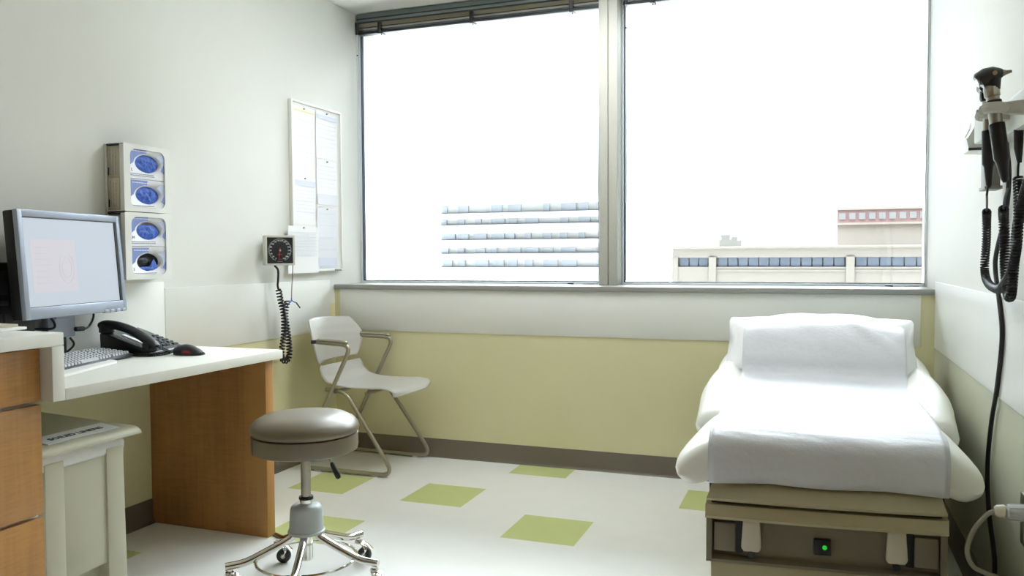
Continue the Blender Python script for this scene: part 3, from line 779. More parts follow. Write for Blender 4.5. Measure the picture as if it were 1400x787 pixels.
# ------------------------------------------------------------------ blood pressure gauge
def gauge():
    r = thing('blood_pressure_gauge', (LW, 3.45, 1.15), 'square black-faced blood pressure gauge with coiled hose on the wall', 'gauge')
    c = V((-2.515, 3.455, 1.150)); n = V((.80, -.60, 0)).normalized(); rt = V((-n.y, n.x, 0)); up = V((0, 0, 1))
    mx = Matrix((rt, up, n)).transposed().to_4x4(); mx.translation = c
    s = .075
    b = MB(); b.box(-s, s, -s, s, -.05, -.008, bev=.005, mx=mx)
    for q in ((-s, -s + .010, -s, s), (s - .010, s, -s, s), (-s + .008, s - .008, -s, -s + .010), (-s + .008, s - .008, s - .010, s)):
        b.box(q[0], q[1], q[2], q[3], -.012, 0, bev=.002, mx=mx)
    b.build('housing', 'grey', r)
    MB().box(-s + .009, s - .009, -s + .009, s - .009, -.01, -.004, mx=mx).build('dial_face', 'dial', r)
    d = MB()
    d.tube([mx @ V((.055 * math.cos(a), .055 * math.sin(a) + .002, -.0036)) for a in [(-60 + 300 * q / 48) * PI / 180 for q in range(49)]], .0008, n=5, m='inkgrey')
    for k, v in enumerate(range(0, 301, 20)):
        a = math.radians(-116 - 308 * k / 15)
        p = mx @ V((.0475 * math.cos(a), .0475 * math.sin(a) + .002, -.0035))
        d.text(str(v), .0105, frame(p, rt, up), .0002, m='white')
    for k in range(61):
        a = math.radians(-116 - 308 * k / 60); r0 = .0555 if k % 2 else .054
        d.cyl(mx @ V((r0 * math.cos(a), r0 * math.sin(a) + .002, -.0036)), mx @ V((.059 * math.cos(a), .059 * math.sin(a) + .002, -.0036)), .0005, n=4, m='white')
    d.build('scale', None, r)
    p = MB(); p.cyl(mx @ V((0, .012, -.003)), mx @ V((-.006, -.048, -.003)), .0022, .0008, n=6, m='red').cyl(mx @ V((0, .0, -.004)), mx @ V((0, 0, -.0015)), .005, n=14, m='inkgrey')
    p.box(-.012, .012, -.022, -.0195, -.004, -.0032, m='red', mx=mx).box(-.010, .010, -.045, -.0435, -.004, -.0032, m='red', mx=mx).box(-.014, .014, -.056, -.0545, -.004, -.0032, m='inkgrey', mx=mx)
    p.build('needle', None, r)
    a = MB(); a.box(LW + .001, LW + .010, 3.45, 3.53, 1.105, 1.195, bev=.004).cyl((LW + .01, 3.49, 1.150), c + n * -.045, .016, n=16)
    a.build('wall_bracket', 'greydk', r)
    # coiled hose: straight drop, coil down, loop at the foot, coil back up
    x = -2.535
    MB().tube(smooth([c + V((-.02, -.02, -.076)), (x, 3.462, 1.05), (x, 3.461, 1.00), (x, 3.457, .975), (x, 3.463, .955)], 8), .0055, n=8).build('hose', 'blackrub', r)
    path = smooth([(x, 3.463, .955), (x, 3.478, .90), (x + .01, 3.490, .82), (x + .01, 3.488, .72), (x + .008, 3.470, .640), (x + .008, 3.474, .602), (x + .008, 3.502, .588), (x + .008, 3.530, .604), (x + .006, 3.538, .650), (x, 3.532, .74), (x - .01, 3.530, .82), (x - .01, 3.548, .890)], 10)
    MB().tube(coil(path, .0125, 44, 12), .0042, n=6).build('coiled_hose', 'blackrub', r)
    t = MB(); t.tube(smooth([c + V((.02, .075, -.074)), (x, 3.585, 1.04), (x, 3.575, .95), (x, 3.572, .905)], 8), .0028, n=6, m='greydk')
    t.build('thin_tube', None, r)
    t = MB(); t.tube(smooth([(x, 3.572, .905), (x, 3.568, .89), (x - .005, 3.55, .875), (x - .01, 3.548, .86)], 6), .0035, n=6, m='bluetip').tube(smooth([(x, 3.570, .895), (x, 3.59, .885), (x, 3.61, .88)], 6), .0032, n=6, m='bluetip').tube([(x, 3.61, .88), (x, 3.645, .85)], .0036, n=6, m='slatdk')
    t.build('connector', None, r)
gauge()

# ------------------------------------------------------------------ stool
def stool():
    cx, cy = -1.618, 2.345
    r = thing('rolling_stool', (cx, cy, 0), 'round taupe vinyl stool on a chrome five-star base with casters', 'stool')
    R = .182
    c = MB(); c.lathe([(0.001, .5815), (.05, .581), (.10, .578), (.14, .571), (.165, .558), (.178, .543), (R, .530), (.179, .519), (.174, .514), (.05, .512), (0.001, .512)], (cx, cy, .009), 64)
    c.build('cushion', 'stool', r, ang=60)
    c = MB(); c.lathe([(0.001, .512), (.172, .512), (.1775, .510), (.178, .470), (.175, .4565), (.168, .453), (0.001, .453)], (cx, cy, .009), 64)
    c.tube([(cx - .105, cy - .1445, .519), (cx - .105, cy - .1445, .464)], .0012, n=5)
    c.build('seat_base', 'stool', r)
    MB().lathe([(0, .456), (.0165, .456), (.0165, .29), (0, .29)], (cx, cy, 0), 24).build('gas_column', 'steel', r)
    MB().lathe([(0, .303), (.023, .303), (.024, .300), (.024, .293), (.021, .292), (0, .292)], (cx, cy, 0), 24).build('seal_ring', 'blackrub', r)
    MB().lathe([(0, .292), (.021, .292), (.021, .274), (0, .274)], (cx, cy, 0), 24).build('chrome_sleeve', 'chrome', r)
    MB().lathe([(0, .276), (.036, .2755), (.045, .273), (.0505, .268), (.0535, .259), (.0545, .245), (.0572, .194), (.0585, .190), (.0625, .187), (.0625, .181), (.0595, .178), (0, .178)], (cx, cy, 0), 40).build('hub', 'hub', r)
    MB().lathe([(0, .178), (.021, .178), (.021, .088), (.018, .084), (0, .084)], (cx, cy, 0), 24).build('lower_tube', 'chrome', r)
    MB().lathe([(0, .463), (.07, .463), (.07, .444), (.03, .440), (0, .44)], (cx, cy, 0), 24).build('mounting_plate', 'dark', r)
    # lever
    lv = MB(); lv.tube(smooth([(cx + .03, cy + .03, .447), (-1.565, 2.40, .435), (-1.552, 2.405, .405)], 6), .0028, n=8, m='steel')
    L = lv.build('lever', None, r)
    MB().tube([(-1.5535, 2.404, .410), (-1.550, 2.405, .402), (-1.538, 2.409, .374), (-1.531, 2.411, .358), (-1.529, 2.412, .354)], [.005, .0085, .010, .0095, .006], n=12).build('lever_grip', 'black', r)
    # brace ring under the legs
    rr = .168
    MB().tube([(cx + rr * math.cos(2 * PI * k / 60), cy + rr * math.sin(2 * PI * k / 60), .089) for k in range(61)], .0048, n=8, caps=False).build('brace_ring', 'chrome', r)
    a0 = math.radians(STOOL_ANGLE)
    for k in range(5):
        a = a0 + k * 2 * PI / 5; ca, sa = math.cos(a), math.sin(a)
        P = lambda d, z: V((cx + ca * d, cy + sa * d, z))
        lg = MB(); lg.tube(fillet([P(.036, .205), P(.042, .170), P(.085, .148), P(.200, .099), P(.264, .0945)], [.02, .045, .06, .04], 8), .0128, n=16)
        lg.build('leg', 'chrome', r)
        # caster: stem, bent fork, wheel
        sw = a + CASTER[k]; w = V((math.cos(sw), math.sin(sw), 0)); sd = V((-w.y, w.x, 0)); top = P(.250, .0)
        hub_ = top + w * .022 + V((0, 0, .026))
        cs = MB(); cs.cyl(top + V((0, 0, .094)), top + V((0, 0, .066)), .007, n=12).lathe([(0, .076), (.014, .076), (.015, .070), (.012, .066), (0, .066)], top, 18)
        for s in (-1, 1):
            pts = [top + V((0, 0, .067)) + sd * s * .006 - w * .004, top + V((0, 0, .066)) + sd * s * .015 + w * .018, hub_ + sd * s * .0155 + V((0, 0, .018)) + w * .010, hub_ + sd * s * .0155]
            cs.tube(smooth(pts, 6), .0065, n=8, flat=.5)
        cs.tube(smooth([top + V((0, 0, .068)) - w * .012, top + V((0, 0, .069)) + w * .010, top + V((0, 0, .062)) + w * .034, top + V((0, 0, .046)) + w * .052], 6), .0125, n=10, flat=.22)
        cf = cs.build('caster_fork', 'chrome', r)
        wm = frame(hub_, w, (0, 0, 1))
        MB().lathe([(0, -.012), (.018, -.012), (.0235, -.010), (.0258, -.006), (.0258, .006), (.0235, .010), (.018, .012), (0, .012)], n=28, mx=wm).build('caster_wheel', 'dark', r)
        MB().lathe([(0, -.0145), (.008, -.0145), (.008, .0145), (0, .0145)], n=14, mx=wm).build('axle', 'steel', r)
STOOL_ANGLE = 5
CASTER = [-.6, -1.17, -2.25, 2.43, .5]
stool()

# ------------------------------------------------------------------ chair
def chair():
    r = thing('side_chair', (-2.25, 3.84, 0), 'grey moulded armchair with tubular sled legs in the corner under the window', 'chair')
    def seat(u, v):
        s = 2 * u - 1            # across: -1 near side .. 1 window side
        # profile from rear lip to front edge
        prof = [(-2.452, .535), (-2.440, .520), (-2.415, .482), (-2.375, .452), (-2.31, .437), (-2.22, .431), (-2.12, .434), (-2.05, .437), (-1.995, .431), (-1.968, .421), (-1.955, .408)]
        t = v * (len(prof) - 1); i = min(int(t), len(prof) - 2); f = t - i
        x = prof[i][0] + (prof[i + 1][0] - prof[i][0]) * f; z = prof[i][1] + (prof[i + 1][1] - prof[i][1]) * f
        hw = .205 * (1 - .10 * max(0, (v - .82) / .18) ** 2 - .12 * max(0, (.25 - v) / .25) ** 2)
        z += .012 * abs(s) ** 2.5 * (1 - v) ** .5 - .010 * math.cos(s * PI / 2) * max(0, 1 - abs(v - .5) * 2.5)
        x -= .040 * abs(s) ** 3 * max(0, (v - .75) / .25) ** 1.5
        x += .035 * abs(s) ** 2.2 * max(0, (.35 - v) / .35) + .03 * s * hw
        return V((x, 3.842 + s * hw, z))
    sg = MB().grid(lambda u, v: seat(u, v), 24, 40).build('seat', 'shell', r, ang=60, solid=.009, offset=-1)
    def back(u, v):
        s = 2 * u - 1
        z = .560 + .222 * v
        ws = [(0, .160), (.12, .182), (.35, .207), (.5, .216), (.62, .213), (.8, .196), (.93, .182), (1, .170)]
        for (a, wa), (b, wb) in zip(ws, ws[1:]):
            if a <= v <= b: hw = wa + (wb - wa) * (v - a) / (b - a); break
        z += (.012 * (1 - s * s)) * (v - .35) + .010 * s * (1 - v)
        ex = [(0, -2.424), (.4, -2.418), (.62, -2.428), (.8, -2.448), (1, -2.480)]
        for (a, xa), (b, xb) in zip(ex, ex[1:]):
            if a <= v <= b: xe = xa + (xb - xa) * (v - a) / (b - a); break
        x = xe - .058 * (1 - abs(s) ** 2.2) + .09 * s * hw
        return V((x, 3.842 + s * hw, z))
    MB().grid(back, 28, 24).build('backrest', 'shell', r, ang=60, solid=.009, offset=1)
    for side, y in (('near', 3.622), ('far', 4.062)):
        sg_ = 1 if side == 'near' else -1
        q = .0108
        # one bent tube: seat rail, front leg, sled, rear leg, arm
        P = lambda x, z, dy=0: V((x, y + dy * sg_, z))
        pts = [P(-2.385, .425, .03), P(-2.262, .421, .016), P(-1.998, .085, 0), P(-1.992, q, 0), P(-2.515, q, 0), P(-2.520, .065, 0), P(-2.222, .655, -.004), P(-2.252, .672, -.004), P(-2.440, .674, .010)]
        pts = [P(-2.385, .425, .03), P(-2.262, .421, .016), P(-1.972, .013, 0), P(-2.545, .013, 0), P(-2.212, .664, -.004), P(-2.440, .674, .012)]
        MB().tube(fillet(pts, [.055, .085, .085, .06], 8), q, n=14).build('leg_frame', 'tube', r)
        MB().tube(smooth([P(-2.236, .676, -.003), P(-2.28, .682, 0), P(-2.36, .684, .004), P(-2.425, .684, .010)], 6), [.008] + [.0125] * 17 + [.008], n=12, flat=.7).build('armrest', 'tube', r)
        for x in (-2.08, -2.42):
            MB().box(x - .016, x + .016, y - .010, y + .010, 0, .008, bev=.002).build('glide', 'clear', r)
        MB().cyl(P(-2.452, .674, -.004), P(-2.425, .676, .012), .010, n=12).build('arm_bolt', 'dark', r)
    c = MB(); c.tube([(-2.33, 3.645, .417), (-2.33, 4.04, .417)], .010, n=10).tube([(-2.15, 3.655, .4155), (-2.15, 4.03, .4155)], .010, n=10)
    c.build('cross_rail', 'tube', r)
chair()

# ------------------------------------------------------------------ exam table, pillow, paper
TX = .027
def skew(x, y):
    k = .085 * max(0.0, 1 - max(0, y - 2.33) / 1.0)
    return y + k * (x - TX)
def sk(o):
    for v in o.data.vertices: v.co.y = skew(v.co.x, v.co.y)
    return o
def smoothstep(a, b, x):
    t = max(0, min(1, (x - a) / (b - a))); return t * t * (3 - 2 * t)
def seat_top(x, y):
    s = abs(x - TX); drop = .07 + .035 * (1 - smoothstep(2.33, 2.62, y))
    return .606 - .55 * drop * smoothstep(.25, .405, s) ** 1.3 + .012 * smoothstep(2.4, 2.75, y) * (1 - smoothstep(.25, .4, s))
def back_top(x, y):
    s = abs(x - TX); t = (y - 2.79) / 1.2
    return .600 + .050 * t + .046 * smoothstep(.27, .345, s) * smoothstep(0, .25, t) - .020 * smoothstep(.36, .43, s)
def table():
    r = thing('exam_table', (.03, 3.1, 0), 'white padded exam table on a tan base against the right wall', 'exam table')
    x0, x1, yf = -.277, .331, 2.33
    def mk(b, name, m, **k): return sk(b.build(name, m, r, **k))
    mk(MB().box(x0 + .012, x1 - .012, yf + .03, 3.75, 0, .445, bev=.006), 'pedestal', 'tan')
    # drawer/step front at the bottom
    mk(MB().box(x0 + .012, x1 - .012, yf + .003, yf + .034, .012, .262, bev=.006), 'lower_front', 'tan')
    # recessed service bay: box with an open front
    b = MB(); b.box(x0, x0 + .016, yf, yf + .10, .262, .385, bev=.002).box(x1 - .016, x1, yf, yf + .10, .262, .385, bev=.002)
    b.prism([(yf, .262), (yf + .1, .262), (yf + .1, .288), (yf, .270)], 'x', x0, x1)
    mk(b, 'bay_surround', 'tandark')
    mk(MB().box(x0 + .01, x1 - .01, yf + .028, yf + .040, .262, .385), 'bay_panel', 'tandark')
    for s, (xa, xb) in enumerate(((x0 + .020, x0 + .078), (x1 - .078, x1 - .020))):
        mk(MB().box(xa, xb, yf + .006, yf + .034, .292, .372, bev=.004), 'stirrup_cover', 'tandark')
        g = (xb, xb + .020) if s == 0 else (xa - .020, xa)
        mk(MB().box(g[0], g[1], yf + .020, yf + .030, .286, .384), 'stirrup_slot', 'black')
        c = (xb + .042) if s == 0 else (xa - .042)
        mk(MB().prism([(c - .022, .384), (c + .022, .384), (c + .027, .306), (c + .02, .296), (c - .02, .296), (c - .027, .306)], 'y', yf + .003, yf + .022, bev=.004), 'stirrup_tab', 'tab')
        sk(MB().cyl((c, yf + .004, .288), (c, yf + .030, .291), .010, n=12).build('stirrup_knob', 'black', r))
    mk(MB().box(TX - .022, TX + .022, yf + .018, yf + .030, .298, .342, bev=.003), 'switch_frame', 'black')
    mk(MB().tube([(TX + .006, yf + .020, .321), (TX + .006, yf + .016, .321), (TX + .006, yf + .0145, .321)], [.0062, .0062, .004], n=16), 'switch_lamp', 'led')
    # strip above the bay and bowed step cover over it
    def bowed(za, zb, d0, d1, inset0, inset1, bow, n=24):
        rings = []
        for q in range(n + 1):
            u = q / n; s = 2 * u - 1
            xa = TX + s * ((x1 - x0) / 2 - inset0); xb = TX + s * ((x1 - x0) / 2 - inset1)
            e = bow * (1 - s * s)
            rings.append([V((xa, yf + d0 - e, za)), V((xa, yf + d0 - e - .004, za + .008)), V((xa + (xb - xa) * .4, yf + d0 + (d1 - d0) * .15 - e, za + (zb - za) * .4)), V((xa + (xb - xa) * .75, yf + d0 + (d1 - d0) * .5 - e * .6, za + (zb - za) * .8)), V((xb, yf + d1 - e * .3, zb)), V((xb, yf + .12, zb)), V((xa, yf + .12, za))])
        return MB().loft(rings)
    mk(bowed(.385, .424, -.004, -.003, -.002, -.002, .010), 'front_strip', 'tan')
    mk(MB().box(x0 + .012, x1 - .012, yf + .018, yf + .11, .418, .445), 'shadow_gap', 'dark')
    mk(bowed(.436, .492, -.006, .060, .002, .016, .012), 'step_cover', 'tan')
    mk(MB().box(x0, x1, yf + .065, 3.72, .440, .500, bev=.004), 'upper_frame', 'dark')
    # seat cushion with drooping side bolsters and a rounded front
    def ring(y, top, hw, zb, z_in=0.0, n=44):
        up, dn = [], []
        for q in range(n + 1):
            s = math.sin((-1 + 2 * q / n) * PI / 2 * .94) / math.sin(PI / 2 * .94); x = TX + s * hw
            zt = top(x, y) - z_in; cap = max(0, (abs(x - TX) - (hw - .062)) / .062); rnd = max(0, 1 - cap ** 2) ** .5
            zl = zb - .022 * smoothstep(.27, .36, abs(x - TX)) * (1 if top is seat_top else .3)
            mid = (zt * .55 + zl * .45)
            up.append(V((x, y, mid + (zt - mid) * rnd))); dn.append(V((x, y, mid - (mid - zl) * rnd)))
        return up + dn[::-1]
    ys = [2.352, 2.354, 2.36, 2.372, 2.39, 2.42, 2.46, 2.52, 2.6, 2.68, 2.73, 2.755, 2.768, 2.774, 2.776]
    ins = [.062, .050, .034, .018, .008, .002, 0, 0, 0, 0, .004, .012, .026, .042, .055]
    rings = [ring(y, seat_top, (.402 - .028 * smoothstep(2.4, 2.75, y)) - i * .5, .485 - .012 * (1 - smoothstep(2.35, 2.5, y)) + i * .6, i) for y, i in zip(ys, ins)]
    mk(MB().loft(rings), 'seat_cushion', 'vinyl', ang=70)
    ys = [2.782, 2.784, 2.79, 2.802, 2.82, 2.86, 2.95, 3.05, 3.15, 3.3, 3.45, 3.6, 3.7, 3.8, 3.88, 3.93, 3.96, 3.975, 3.98]
    ins = [.055, .042, .026, .012, .004, 0, 0, 0, 0, 0, 0, 0, 0, .0, .004, .012, .024, .042, .055]
    rings = [ring(y, back_top, .402 + .022 * smoothstep(2.8, 3.2, y) - .012 * math.sin(PI * smoothstep(3.3, 3.75, y)) - i * .5, .490 + .05 * (y - 2.79) / 1.2 + i * .6, i) for y, i in zip(ys, ins)]
    mk(MB().loft(rings), 'back_cushion', 'vinyl', ang=70)
    # mains lead to the wall socket
    MB().tube(smooth([(.430, 2.33, .468), (.412, 2.33, .455), (.385, 2.328, .415), (.371, 2.33, .362), (.385, 2.33, .322), (.420, 2.335, .304), (.450, 2.34, .285), (.455, 2.36, .18), (.42, 2.4, .03), (.36, 2.55, .008), (.315, 2.62, .02)], 8), .0062, n=10).build('power_cord', 'cord', r)
    p = MB(); p.tube([(.430, 2.33, .468), (.436, 2.33, .469), (.452, 2.33, .4695), (.456, 2.33, .4695)], [.010, .015, .0165, .012], n=18, m='tab')
    p.tube([(.456, 2.33, .4695), (.460, 2.33, .4695), (.476, 2.33, .470), (.500, 2.33, .4705)], [.013, .019, .020, .0205], n=22, m='clear')
    for q in range(8):
        a = q * PI / 4; p.cyl((.462, 2.33 + .019 * math.cos(a), .4695 + .019 * math.sin(a)), (.499, 2.33 + .0205 * math.cos(a), .4705 + .0205 * math.sin(a)), .002, n=6, m='clear')
    p.cyl((.458, 2.33, .4695), (.499, 2.33, .4705), .010, n=14, m='greydk')
    tag(p.build('plug', None, r), 'clear hospital plug with ivory collar')
table()

def outlet():
    r = thing('wall_outlet', (RW, 2.33, .44), 'steel wall socket plate low on the right wall', 'outlet')
    MB().box(RW - .010, RW - .001, 2.296, 2.398, .376, .507, bev=.002).build('plate', 'steel', r)
    for z in (.4705, .412):
        MB().box(RW - .0125, RW - .009, 2.314, 2.348, z - .017, z + .017, bev=.003).build('socket', 'grey', r)
    MB().cyl((RW - .012, 2.331, .4415), (RW - .009, 2.331, .4415), .004, n=12).build('screw', 'chrome', r)
outlet()

def pillow_paper():
    # pillow leaning on the raised head end
    blob = [(3.405, .648), (3.43, .70), (3.48, .755), (3.55, .806), (3.63, .838), (3.73, .850), (3.83, .840), (3.905, .80), (3.93, .745), (3.91, .695), (3.83, .668), (3.70, .655), (3.55, .642), (3.45, .636)]
    seam0, seam1 = V((0, 3.47, .648)), V((0, 3.66, .835))
    n = 36; rings = []
    cx, hw = .018, .350
    for i in range(n + 1):
        s = -1 + 2 * i / n
        f = (1 - abs(s) ** 2.6) ** .62 if abs(s) < 1 else 0
        rg = []
        for k, (y, z) in enumerate(blob):
            p = V((0, y, z)); d = seam1 - seam0; t = max(-.04, min(1.05, (p - seam0).dot(d) / d.length_squared))
            q = seam0 + d * t
            w = q + (p - q) * max(f, .02)
            ear = .012 * abs(s) ** 8 * (abs(t - .5) * 2) ** 2
            nz = noise.noise(V((s * 3, y * 9, z * 9))) * .010 * (abs(s) ** 2)
            rg.append(V((cx + s * (hw - .035 * abs(s) ** 6 * (1 - (abs(t - .5) * 2) ** 2)) + (ear if s > 0 else -ear), w.y + nz, w.z + nz)))
        rings.append(rg)
    o = MB().loft(rings).build('pillow', 'pillow', None, ang=80)
    ms = o.modifiers.new('soft', 'SUBSURF'); ms.levels = 1; ms.render_levels = 1
    tag(o, 'plump white pillow under the paper at the head of the exam table', 'pillow')
    # paper strip
    path = [(2.345, .484), (2.332, .503), (2.326, .535), (2.329, .563), (2.342, .589), (2.366, .606), (2.405, .6145), (2.45, .6165)]
    y = 2.5
    while y < 2.77: path.append((y, seat_top(TX, y) + .005)); y += .06
    path += [(2.78, .622)]
    y = 2.86
    while y < 3.34: path.append((y, max(.621, back_top(TX, y) + .006))); y += .08
    path += [(3.365, .640), (3.40, .664), (3.425, .708), (3.472, .764), (3.545, .8155), (3.628, .846), (3.73, .858), (3.83, .849), (3.90, .815)]
    P = smooth([V((0, a, b)) for a, b in path], 5)
    N = len(P) - 1; nu = 60
    L = [0]
    for a, b in zip(P, P[1:]): L.append(L[-1] + (b - a).length)
    Lt = L[-1]
    def pf(u, v):
        i = min(int(round(v * N)), N); p = P[i]; s = 2 * u - 1; d = L[i]
        a = P[max(0, i - 1)]; b = P[min(N, i + 1)]; t = (b - a).normalized(); nr = V((0, -t.z, t.y))
        xc = TX + .004; hw = .302 + .004 * math.sin(d * 5)
        onp = smoothstep(3.36, 3.5, p.y)
        back = smoothstep(3.60, 3.70, p.y)
        hw -= .020 * back
        x = xc + s * hw - .012 * back * s
        w = .0022 * noise.noise(V((x * 9, d * 14, 1.3))) + .0010 * noise.noise(V((x * 30, d * 40, 4.1)))
        # wrinkles near the foot end and on the pillow
        foot = math.exp(-((d - .20) / .07) ** 2)
        w += foot * .007 * abs(noise.noise(V((x * 5 + 3, d * 26 + x * 4, 2))))
        w += onp * (.010 * noise.noise(V((x * 5, d * 6, 7))) + .006 * abs(noise.noise(V((x * 9 + d * 6, d * 13, 2)))) + .010 * max(0, 1 - abs((x - .20) - (3.53 - p.y) * 1.1) / .05) * smoothstep(.0, .2, x - .02))
        front = 1 - smoothstep(.02, .12, d)
        w += front * .003 * math.sin(x * 23 + 1)
        # edges lift off the flanks a little
        z = p + nr * (w + .004 * abs(s) ** 6)
        if p.y > 3.36:                      # drape down over the pillow's ends
            z.z -= .030 * abs(s) ** 3 * smoothstep(3.5, 3.66, p.y)
        zz = z.z
        return V((x, skew(x, z.y) if z.y < 3.3 else z.y, zz))
    b = MB().grid(pf, nu, N)
    o = b.build('exam_table_paper', 'paper', None, ang=80, solid=.0012, offset=1)
    tag(o, 'white crinkled paper strip running down the exam table and over the pillow', 'table paper')
    # second, shorter folded layer at the foot
    lo = [i for i in range(N + 1) if L[i] < .315]
    v1 = len(lo) / N
    def pf2(u, v):
        q = pf(.012 + u * .976, v * v1 * (1 - .10 * u)); d = v
        lift = .0026 + .009 * smoothstep(.86, 1, v) * (.5 + abs(noise.noise(V((u * 5, 3, 1)))))
        i = v * v1 * N; f = smoothstep(.10, .17, L[min(N, int(i))])
        return V((q.x, q.y - lift * (1 - f), q.z + lift * f))
    o = MB().grid(pf2, 60, 40).build('folded_paper_end', 'paper', None, ang=80, solid=.0008, offset=1)
    tag(o, 'loose folded end of white paper over the foot of the exam table', 'table paper')
pillow_paper()

# ------------------------------------------------------------------ diagnostic instruments on the right wall
def diag():
    r = thing('diagnostic_wall_unit', (RW, 2.5, 1.4), 'light grey diagnostic wall unit with cradles on the right wall', 'medical device')
    MB().box(.450, RW - .001, 2.06, 2.40, 1.412, 1.500, bev=.008).box(.414, RW - .001, 2.41, 2.60, 1.418, 1.503, bev=.006).build('transformer_body', 'grey', r)
    MB().box(RW - .030, RW - .001, 2.0, 2.98, 1.43, 1.525, bev=.004).build('wall_rail', 'grey', r)
    # two cradle arms, each with a forked end that clasps a handle
    for y, xh, zc in ((2.115, .374, 1.440), (2.352, .405, 1.462)):
        a = MB(); a.prism([(xh + .014, zc - .012), (.480, zc - .020), (.480, zc + .020), (xh + .014, zc + .012)], 'y', y - .012, y + .012, bev=.003)
        pts = [V((xh + .021 * math.cos(t), y + .021 * math.sin(t), zc)) for t in [math.radians(-150 + 300 * q / 20) for q in range(21)]]
        a.tube(pts, .0115, n=8, flat=1.1)
        a.build('cradle_arm', 'grey', r)
    # power lead down the wall
    MB().tube(smooth([(.485, 2.56, 1.415), (.497, 2.58, 1.33), (.500, 2.628, 1.23), (.500, 2.742, 1.119), (.500, 2.752, 1.065), (.500, 2.694, .982), (.500, 2.646, .88), (.500, 2.703, .726), (.500, 2.776, .605), (.500, 2.819, .462), (.500, 2.785, .337), (.500, 2.69, .215), (.490, 2.665, .12), (.485, 2.66, .02), (.46, 2.60, .008), (.40, 2.50, .008)], 8), .0065, n=10).build('power_lead', 'blackrub', r)
    # small hanging box below
    b = MB(); b.box(.456, .492, 2.66, 2.74, 1.305, 1.430, bev=.003).box(.452, .497, 2.655, 2.745, 1.298, 1.308, bev=.002)
    b.build('battery_pocket', 'greydk', r)
    for x, y in ((.462, 2.30), (.470, 2.17)):
        MB().tube([(x, y, 1.415), (x, y, 1.37), (x + .002, y, 1.345), (x + .003, y, 1.335)], [.011, .010, .0065, .005], n=12).build('cord_grip', 'blackrub', r)
    # coiled cords: from each handle down, round a loop and back up to the unit
    c1 = smooth([(.405, 2.35, 1.262), (.428, 2.48, 1.245), (.452, 2.62, 1.225), (.46, 2.665, 1.15), (.46, 2.684, 1.075), (.46, 2.645, 1.038), (.46, 2.56, 1.022), (.46, 2.47, 1.022), (.458, 2.40, 1.04), (.458, 2.33, 1.07), (.46, 2.285, 1.14), (.462, 2.285, 1.23), (.462, 2.30, 1.30)], 10)
    i0 = 18
    MB().tube([(.408, 2.352, 1.29)] + c1[:i0 + 1], .0028, n=6).build('cord_end', 'blackrub', r)
    MB().tube(coil(c1[i0:], .0092, 105, 10), .0031, n=5).build('coiled_cord', 'blackrub', r)
    MB().tube(smooth([c1[-1], (.462, 2.30, 1.32), (.463, 2.30, 1.338)], 5), .0028, n=6).build('cord_end', 'blackrub', r)
    c2 = smooth([(.404, 2.10, 1.262), (.420, 2.22, 1.245), (.448, 2.38, 1.22), (.456, 2.41, 1.17), (.458, 2.405, 1.09), (.46, 2.385, 1.025), (.46, 2.36, 1.005), (.46, 2.335, 1.02), (.462, 2.325, 1.09), (.464, 2.31, 1.17), (.466, 2.26, 1.245), (.470, 2.19, 1.31)], 10)
    MB().tube([(.403, 2.10, 1.285)] + c2[:i0 + 1], .0028, n=6).build('cord_end', 'blackrub', r)
    MB().tube(coil(c2[i0:], .0098, 88, 10), .0031, n=5).build('coiled_cord', 'blackrub', r)
    MB().tube(smooth([c2[-1], (.470, 2.175, 1.325), (.472, 2.17, 1.338)], 5), .0028, n=6).build('cord_end', 'blackrub', r)
    # ear tip dispenser
    d = thing('ear_tip_dispenser', (.47, 2.85, 1.42), 'grey and white ear tip dispenser at the far end of the wall unit', 'dispenser')
    q = MB(); q.prism([(.423, 1.462), (.432, 1.424), (.505, 1.422), (.505, 1.545), (.452, 1.545), (.452, 1.50), (.440, 1.475)], 'y', 2.79, 2.90, bev=.004)
    q.build('body', 'white', d)
    MB().box(.448, .452, 2.775, 2.792, 1.445, 1.542, bev=.001).build('fin', 'greydk', d)
    MB().box(.430, .490, 2.786, 2.79, 1.424, 1.432).build('slot', 'dark', d)
    MB().cyl((.472, 2.788, 1.503), (.472, 2.782, 1.503), .008, n=14).build('knob', 'dark', d)

    # otoscope in the near cradle, leaning a little
    o = thing('otoscope', (.39, 2.115, 1.33), 'otoscope with black cone head and steel neck in the nearest cradle', 'otoscope')
    A = V((.369, 2.115, 1.490)); B = V((.394, 2.100, 1.300)); ax = (B - A)
    at_ = lambda t: A + ax * t
    MB().tube([at_(-.02), at_(0.0), at_(.02), at_(.12), at_(.13), at_(.15), at_(.16), at_(.50)], [.013, .015, .0165, .016, .0135, .0135, .0142, .0142], n=20).build('neck', 'steel', o)
    MB().tube([at_(.17), at_(.175), at_(.235), at_(.24)], [.0145, .0168, .0168, .0145], n=20).build('collar', 'blackrub', o)
    MB().tube([at_(.44), at_(.45), at_(.86), at_(.90), at_(1.10), at_(1.14)], [.0142, .0162, .0165, .013, .008, .005], n=20).build('grip', 'black', o)
    h = MB()
    hd = A + V((0, 0, .022))
    h.tube([hd + V((-.026, 0, -.010)), hd + V((-.024, 0, -.008)), hd + V((-.010, 0, .000)), hd + V((.006, 0, .004)), hd + V((.018, 0, .006)), hd + V((.022, 0, .006))], [.014, .019, .0205, .0185, .012, .009], n=24)
    h.tube([hd + V((.002, 0, -.006)), hd + V((.003, 0, -.030))], [.018, .0155], n=20)
    h.build('head', 'black', o)
    MB().tube([hd + V((-.0285, 0, -.011)), hd + V((-.0262, 0, -.010))], [.0125, .0135], n=20).build('lens', 'clear', o)
    MB().tube([hd + V((.021, 0, .006)), hd + V((.030, 0, .0075)), hd + V((.040, 0, .009))], [.0085, .005, .0030], n=16).build('ear_tip', 'cord', o)
